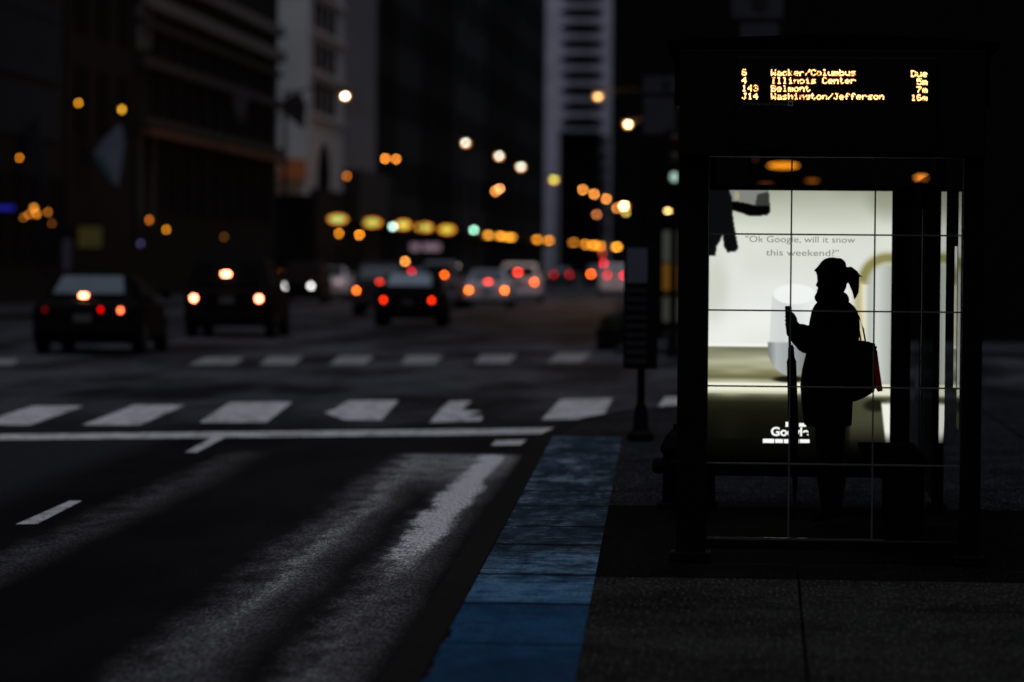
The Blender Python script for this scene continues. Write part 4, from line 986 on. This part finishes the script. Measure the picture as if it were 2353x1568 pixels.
# left shop lights and lamps
def glow_thing(name, label, cat, px, py, Y, w_, h_, col, part, group=None, boxy=False):
    P_ = at(px, py, Y); t = thing(name, label, cat, P_, 0, group); s = Y / F
    if boxy:
        bw, bh = max(w_ - blur(Y) * .7, 6) * s / 2, max(h_ - blur(Y) * .7, 6) * s / 2
        link(part, B(-bw, bw, -.05, .05, -bh, bh, bev=.02), emc(part + '_glow', tuple(c for c in col)), t)
        link('frame', B(-bw - .1, bw + .1, .06, .16, -bh - .1, bh + .1), POLE, t)
    else:
        link('bracket', T([(-.5, .2, 0), (0, .15, .0)], [.04, .04], 8), POLE, t)
        lamp_glow(t, (0, 0, 0), Y, w_, h_, col, name=part)
    return t
for (px, py, w_, h_, c_, lb_) in ((180, 237, 27, 30, (.5, .2, .01), 'small olive orange lamp high on the left dark block'), (280, 252, 32, 34, (.62, .3, .02), 'larger olive orange lamp above the pale flag'),
        (45, 363, 26, 30, (.42, .12, .006), 'small orange lamp at the left edge below the dark panels'), (343, 506, 26, 34, (.34, .09, .006), 'tall orange lamp left of a pair over the silver roofed car'),
        (366, 508, 27, 30, (.0001, .0001, .0001), 'unlit lamp') , (382, 528, 28, 29, (.42, .15, .006), 'orange lamp lower right of the pair'), (78, 478, 32, 32, (.55, .19, .02), 'bright orange lamp in the cluster beside the blue sign'),
        (84, 492, 34, 32, (.5, .16, .015), 'lower orange lamp of the cluster beside the blue sign'), (66, 494, 28, 28, (.3, .09, .008), 'left orange lamp of the cluster beside the blue sign'), (110, 488, 28, 32, (.22, .07, .008), 'dimmer brown lamp right of the cluster'),
        (54, 500, 25, 27, (.16, .05, .005), 'dim brown lamp left of the cluster'), (119, 514, 25, 28, (.07, .02, .003), 'faint brown lamp below the cluster'), (515, 545, 30, 26, (.05, .018, .003), 'faint brown lamp above the black van roof'), (323, 560, 26, 32, (.02, .018, .05), 'faint violet lamp between the cars')):
    if lb_ == 'unlit lamp':
        continue
    Y = FX * .965 / ((px - 1765) / F)
    glow_thing('wall_lamp', lb_, 'wall lamp', px, py, Y, w_, h_, c_, 'diffuser', 'lamps on the left shopfronts')
glow_thing('neon_sign', 'blue neon strip sign at the left edge', 'neon sign', 5, 478, 118, 72, 26, (.012, .014, .26), 'neon_strip', None, True)
sw = glow_thing('shop_window', 'dim yellow lit shop window behind the nearest car', 'shop window', 207, 545, 134, 72, 66, (.022, .018, .006), 'lit_pane', None, True)
glow_thing('shop_window', 'narrow faint blue lit shop window left of the yellow one', 'shop window', 154, 585, 130, 36, 90, (.010, .009, .014), 'lit_pane', None, True)
glow_thing('awning_sign', 'pinkish white glowing awning sign above the stopped cars', 'awning sign', 960, 568, 262, 122, 34, (.20, .13, .165), 'sign_face', None, True)
# flags
def flag(px, py, Y, pts, m_, lb_):
    P_ = at(px, py, Y); t = thing('flag', lb_, 'flag', P_, 0, 'flags on the left buildings')
    bm = bmesh.new(); s = Y / F
    f_ = [bm.verts.new(((x - px) * s, .05 * math.sin(i * 2), -(y - py) * s)) for i, (x, y) in enumerate(pts)]
    b2 = [bm.verts.new(v.co + Vector((0, .03, 0))) for v in f_]; n_ = len(f_)
    bm.faces.new(f_); bm.faces.new(b2[::-1])
    for i in range(n_): bm.faces.new((f_[i], f_[(i + 1) % n_], b2[(i + 1) % n_], b2[i]))
    bmesh.ops.triangulate(bm, faces=bm.faces[:])
    link('cloth', bm, m_, t)
    link('pole', T([(-1.2 * 0 + (pts[0][0] - px) * s - 1.5, .1, -(pts[0][1] - py) * s - 1.8), ((pts[0][0] - px) * s + .1, .05, -(pts[0][1] - py) * s + .1)], [.04, .03], 8), POLE, t)
    return t
fc = mat('pale_flag_cloth', (.15, .17, .24), .9, .1, var=.35, scale=.6); fd = mat('dark_flag_cloth', (.02, .018, .026), .9, .1, var=.5); fe = mat('grey_flag_cloth', (.035, .035, .045), .9, .1, var=.5)
fl = flag(250, 345, 137, [(279, 282), (286, 330), (272, 430), (240, 400), (214, 352), (240, 318)], fc, 'pale blue grey flag drooping from the dark block')
s = 137 / F
bm = bmesh.new(); q_ = [(-28, 6), (-8, 22), (12, 60), (8, 72), (-14, 44), (-33, 16)]
fv = [bm.verts.new((x * s, -.12, -y * s)) for x, y in q_]; bm.faces.new(fv); link('blue_stripe', bm, mat('flag_stripe', (.05, .11, .15), .9), fl)
flag(80, 300, 125, [(84, 270), (98, 330), (120, 460), (105, 440), (70, 380), (52, 330)], fd, 'dark violet flag hanging near the left edge')
flag(545, 235, 165, [(560, 190), (572, 220), (560, 290), (536, 250), (535, 215)], fe, 'dim grey flag on the bank building')
flag(655, 245, 185, [(690, 212), (665, 218), (640, 250), (655, 262), (668, 250), (700, 300), (705, 240)], fd, 'dark flag against the pale corner building')

# ================================================================== VEHICLES
def loft(stations, n=4):
    """stations: (y, half width bottom, half width top, z bottom, z top, corner)"""
    bm = bmesh.new(); rings = []
    for (y, wb, wt, zb_, zt_, r_) in stations:
        pts = [(-wb + r_, zb_), (wb - r_, zb_), (wb, zb_ + r_), (wt, zt_ - r_), (wt - r_, zt_), (-wt + r_, zt_), (-wt, zt_ - r_), (-wb, zb_ + r_)]
        rings.append([bm.verts.new((x, y, z)) for x, z in pts])
    for a, b_ in zip(rings[:-1], rings[1:]):
        for k in range(8): bm.faces.new((a[k], a[(k + 1) % 8], b_[(k + 1) % 8], b_[k]))
    bm.faces.new(rings[0][::-1]); bm.faces.new(rings[-1]); return bm
def paint(name, col): return mat(name, col, .7, .06, metal=0, var=.08)
def wheel(parent, x, y, r_=.33):
    s_ = 1 if x > 0 else -1
    w_ = link('wheel', T([(-.11, 0, 0), (-.09, 0, 0), (.09, 0, 0), (.11, 0, 0)], [r_ * .88, r_, r_, r_ * .88], 24), TYRE, parent); w_.location = (x, y, r_)
    h_ = link('rim', T([(s_ * .10, 0, 0), (s_ * .118, 0, 0)], [r_ * .62, r_ * .55], 10), RIM, w_)
def quadpart(parent, name, pts, m_, th=.02):
    bm = bmesh.new(); a = [bm.verts.new(p_) for p_ in pts]; nrm = (Vector(pts[1]) - Vector(pts[0])).cross(Vector(pts[-1]) - Vector(pts[0])).normalized() * th
    b_ = [bm.verts.new(Vector(p_) + nrm) for p_ in pts]; n_ = len(pts); bm.faces.new(a[::-1]); bm.faces.new(b_)
    for i in range(n_): bm.faces.new((a[i], a[(i + 1) % n_], b_[(i + 1) % n_], b_[i]))
    return link(name, bm, m_, parent)
def car(kind, label, px, py, paintm, tails=None, brake=None, heads=None, hw=.9, oncoming=False, rot=0.0356, Y=None, rear=REARGLASS, cat=None, tz=.82, bz=None, group='cars and vans on the avenue', tw=.66):
    g = G(px, py, 0)
    if Y: g = at(px, py, Y); g.z = 0
    Y = g.y
    t = thing({'saloon': 'saloon_car', 'suv': 'sport_utility_car', 'van': 'minivan'}[kind], label, cat or {'saloon': 'car', 'suv': 'car', 'van': 'van'}[kind], (g.x, g.y, 0), rot + (math.pi if oncoming else 0), group)
    w_ = hw
    if kind == 'saloon':
        L = 4.7; H = 1.45
        body_ = [(0, w_ * .86, w_ * .84, .38, .86, .08), (.12, w_ * .95, w_ * .93, .24, .96, .1), (.8, w_, w_ * .96, .2, 1.0, .1), (3.4, w_, w_ * .96, .2, .98, .1), (4.3, w_ * .96, w_ * .9, .22, .84, .1), (4.7, w_ * .8, w_ * .76, .35, .7, .08)]
        cab_ = [(.55, w_ * .84, w_ * .8, .96, .99, .015), (1.25, w_ * .86, w_ * .68, .96, 1.38, .06), (1.7, w_ * .86, w_ * .68, .96, H, .07), (2.5, w_ * .86, w_ * .68, .96, H - .01, .07), (3.5, w_ * .86, w_ * .78, .94, 1.0, .02)]
        rw = [(-w_ * .66, .66, 1.045), (w_ * .66, .66, 1.045), (w_ * .56, 1.2, 1.36), (-w_ * .56, 1.2, 1.36)]; off = Vector((0, -.05, .045))
        side = [(1.1, 1.02, 1.08), (1.45, 1.34, 2.5), (3.1, 1.06, 0)]
    else:
        L = 4.8; H = 1.72 if kind == 'suv' else 1.78
        body_ = [(0, w_ * .88, w_ * .88, .42, 1.02, .08), (.1, w_ * .97, w_ * .95, .3, 1.1, .1), (.8, w_, w_ * .97, .26, 1.12, .1), (3.6, w_, w_ * .96, .26, 1.1, .1), (4.5, w_ * .96, w_ * .9, .28, .98, .1), (4.8, w_ * .82, w_ * .78, .4, .8, .08)]
        cab_ = [(.12, w_ * .88, w_ * .8, 1.06, 1.12, .02), (.42, w_ * .9, w_ * .74, 1.06, H - .06, .07), (.8, w_ * .9, w_ * .76, 1.06, H, .08), (2.6, w_ * .9, w_ * .76, 1.06, H - .02, .08), (3.8, w_ * .88, w_ * .8, 1.04, 1.12, .03)]
        rw = [(-w_ * .72, .14, 1.18), (w_ * .72, .14, 1.18), (w_ * .64, .36, H - .14), (-w_ * .64, .36, H - .14)]; off = Vector((0, -.03, .005))
    link('body', loft(body_), paintm, t); link('cabin', loft(cab_), paintm, t)
    quadpart(t, 'rear_window', [Vector(p_) + off for p_ in rw], rear)
    yb_, yf_ = (1.3, 3.1) if kind == 'saloon' else (.6, 3.2); zl, zh = (1.04, 1.36) if kind == 'saloon' else (1.16, H - .12)
    for s_ in (-1, 1):
        pts = [(s_ * w_ * .865, yb_ - .2, zl), (s_ * w_ * .865, yf_ + .15, zl), (s_ * w_ * .73, yf_ - .6, zh), (s_ * w_ * .73, yb_ + .1, zh)]
        quadpart(t, 'side_window', [Vector(p_) + Vector((s_ * .035, 0, 0)) for p_ in pts], CARGLASS, .01)
        for wy in (.95, 3.75): wheel(t, s_ * (w_ - .10), wy, .33 if kind == 'saloon' else .37)
        m_ = link('mirror', B(s_ * w_ - .0, s_ * (w_ + .18), 3.0, 3.1, zl - .04, zl + .12, bev=.03), paintm, t)
    link('windscreen', quad_bm([(-w_ * .7, 3.42, zl + .02), (w_ * .7, 3.42, zl + .02), (w_ * .6, 2.66, zh + .02), (-w_ * .6, 2.66, zh + .02)], (0, .05, .05)), CARGLASS, t)
    link('bumper', B(-w_ * .9, w_ * .9, -.07, .1, .34, .56, bev=.04), paintm, t)
    link('licence_plate', B(-.16, .16, -.085, -.072, .6, .74) if kind == 'saloon' else B(-.16, .16, -.03, -.012, .78, .92), mat('plate', (.06, .06, .065), .6), t)
    s = Y / F
    ty = -.05
    if tails:
        wp, hp, cl, cr = tails
        for s_, c_ in ((-1, cl), (1, cr)):
            if c_ is None: c_ = (.01, .001, .001)
            b_ = blur(Y); ws, hs = max(wp - b_, 7) * s, max(hp - b_, 7) * s
            g_ = gain(Y, ws / s, hs / s)
            o = link('tail_light', lens_bm(ws, hs, .08), emc('tail_glow', tuple(v * g_ for v in c_)), t, True); o.location = (s_ * tw, ty, tz)
            link('light_housing', B(s_ * tw - ws / 2 - .03, s_ * tw + ws / 2 + .03, ty + .03, ty + .12, tz - hs / 2 - .03, tz + hs / 2 + .03, bev=.02), mat('red_lens', (.03, .003, .003), .3), t)
    if brake:
        wp, hp, c_, bx = brake
        b_ = blur(Y); ws, hs = max(wp - b_, 8) * s, max(hp - b_, 5.5) * s; g_ = gain(Y, ws / s, hs / s)
        o = link('brake_light', B(-ws / 2, ws / 2, -.02, .02, -hs / 2, hs / 2, bev=.008), emc('brake_glow', tuple(v * g_ for v in c_)), t)
        o.location = (bx, rw[0][1] - .09 if kind != 'saloon' else .56, bz)
    if heads:
        wp, hp, c_, hx_, hz_ = heads
        for s_ in (-1, 1):
            b_ = blur(Y - L if oncoming else Y); ws, hs = max(wp - b_, 8) * s, max(hp - b_, 8) * s; g_ = gain(Y, ws / s, hs / s)
            o = link('headlight', lens_bm(ws, hs, .1), emc('head_glow', tuple(v * g_ for v in c_)), t, True); o.location = (s_ * hx_, L + .03, hz_)
    return t
def quad_bm(pts, off):
    bm = bmesh.new(); a = [bm.verts.new(Vector(p_)) for p_ in pts]; b_ = [bm.verts.new(Vector(p_) + Vector(off)) for p_ in pts]
    bm.faces.new(a[::-1]); bm.faces.new(b_)
    for i in range(4): bm.faces.new((a[i], a[(i + 1) % 4], b_[(i + 1) % 4], b_[i]))
    return bm
PB = paint('black_car_paint', (.0015, .0015, .002)); PS = paint('silver_car_paint', (.48, .48, .55)); PG = paint('grey_car_paint', (.03, .032, .04)); PW = paint('white_car_paint', (.50, .50, .57)); PV = paint('pale_van_paint', (.16, .165, .20))
PBL = paint('black_van_paint', (.0015, .0015, .002))
RED = (1.05, .03, .004); HOT = (1.9, .30, .03); ORR = (1.35, .16, .012); WHOT = (7, 1.9, .9); PINK = (.85, .01, .03); DRED = (.16, .002, .002)
# nearest car, rear three-quarter
def px_tz(py, Y, px): return at(px, py, Y).z
Y1 = 61.5
car('saloon', 'black car nearest the junction with sky reflection painted on its rear window and white hot brake light', 190, 836, PB, tails=(28, 31, (.05, .001, .001), (2.2, .35, .12)), brake=(36, 26, WHOT, -.08), hw=.98, Y=Y1, tz=px_tz(713, Y1, 230), bz=px_tz(680, Y1, 177) , tw=.68)
car('van', 'black van with three white hot lights stopped beside the nearest car', 520, 790, PBL, tails=(33, 33, WHOT, WHOT), brake=(38, 28, WHOT, -.02), hw=.98, Y=76, tz=px_tz(686, 76, 520), bz=px_tz(630, 76, 520), rear=DARKGLASS, tw=.72)
car('saloon', 'black saloon in the middle lane with sky reflection painted on its rear window and two red lights', 936, 760, PB, tails=(28, 31, RED, RED), hw=.92, Y=92, tz=px_tz(690, 92, 936), tw=.64, rear=mat('sky_painted_rear_window', (.32, .40, .50), .5, .2))  # pane colour carries a painted sky reflection
car('suv', 'dark car with silver roof half hidden behind the black saloon', 872, 737, PG, tails=(30, 31, (1.6, .26, .02), None), brake=(35, 29, (1.15, .06, .03), 0), hw=.92, Y=110, tz=px_tz(668, 110, 872), bz=px_tz(650, 110, 870), tw=.74)
car('saloon', 'silver saloon with three lit brake lights right of the black saloon', 1118, 716, PS, tails=(32, 31, HOT, HOT), brake=(35, 28, (1.15, .07, .03), .03), hw=.93, Y=131, tz=px_tz(667, 131, 1118), bz=px_tz(649, 131, 1118), tw=.68)
car('suv', 'white car partly behind the silver saloon with a high brake light', 1192, 702, PW, tails=(29, 29, RED, ORR), brake=(35, 28, (1.1, .04, .02), -.05), hw=.95, Y=150, tz=px_tz(648, 150, 1192), bz=px_tz(626, 150, 1190), tw=.66, rear=CARGLASS)
car('saloon', 'dark distant saloon with dull red lights on open road', 1290, 656, PG, tails=(32, 29, DRED, DRED), hw=.9, Y=262, tz=px_tz(631, 262, 1290), tw=.6)
car('van', 'pale van behind the black saloon roof with red lights', 1006, 700, PV, tails=(29, 30, PINK, (1.3, .16, .01)), hw=.72, Y=128, tz=px_tz(632, 128, 1006), tw=.24, rear=CARGLASS)
car('saloon', 'dark saloon beyond the pale van with one red light showing', 962, 680, PG, tails=(32, 30, (.7, .01, .02), (.75, .02, .02)), hw=.9, Y=160, tz=px_tz(625, 160, 955), tw=.35)
car('suv', 'dark far car with a bright orange red light at the right of the road', 1372, 650, PB, tails=(28, 28, ORR, (.55, .005, .01)), hw=.9, Y=250, tz=px_tz(630, 250, 1372), tw=.45)
car('suv', 'silver far car beside the timetable board with crimson lights', 1414, 668, PS, tails=(27, 28, (.5, .005, .01), (.75, .01, .03)), hw=.92, Y=190, tz=px_tz(633, 190, 1405), tw=.45)
car('suv', 'dark oncoming car with two white headlights between the van and the saloon', 712, 704, PB, heads=(32, 34, (.75, .75, .72), .5, px_tz(657, 138, 712)), oncoming=True, hw=.95, Y=142)
car('saloon', 'pale oncoming car beyond the one with white headlights', 772, 690, PS, oncoming=True, hw=.9, Y=165, heads=(24, 24, (.09, .05, .045), .55, .8))
#car('saloon', 'dark parked saloon right of the black van with one dull red light', 690, 724, PB, tails=(24, 27, (.5, .01, .005), None), hw=.85, Y=112, tz=px_tz(690, 112, 690), tw=.6)

# inner red lamp of the nearest car
c1 = [o for o in COL.objects if o.get('label', '').startswith('black car nearest')][0]
ip = at(230, 712, Y1 - .1); g_ = gain(Y1, 8, 12); sI = Y1 / F
o = link('inner_light', lens_bm(7 * sI, 11 * sI, .06), emc('inner_red_glow', (.75 * g_, .003, .001)), c1, True)
dx = ip - Vector(c1.location); cs, sn = math.cos(-c1.rotation_euler.z), math.sin(-c1.rotation_euler.z)
o.location = (dx.x * cs - dx.y * sn, -.06, dx.z)
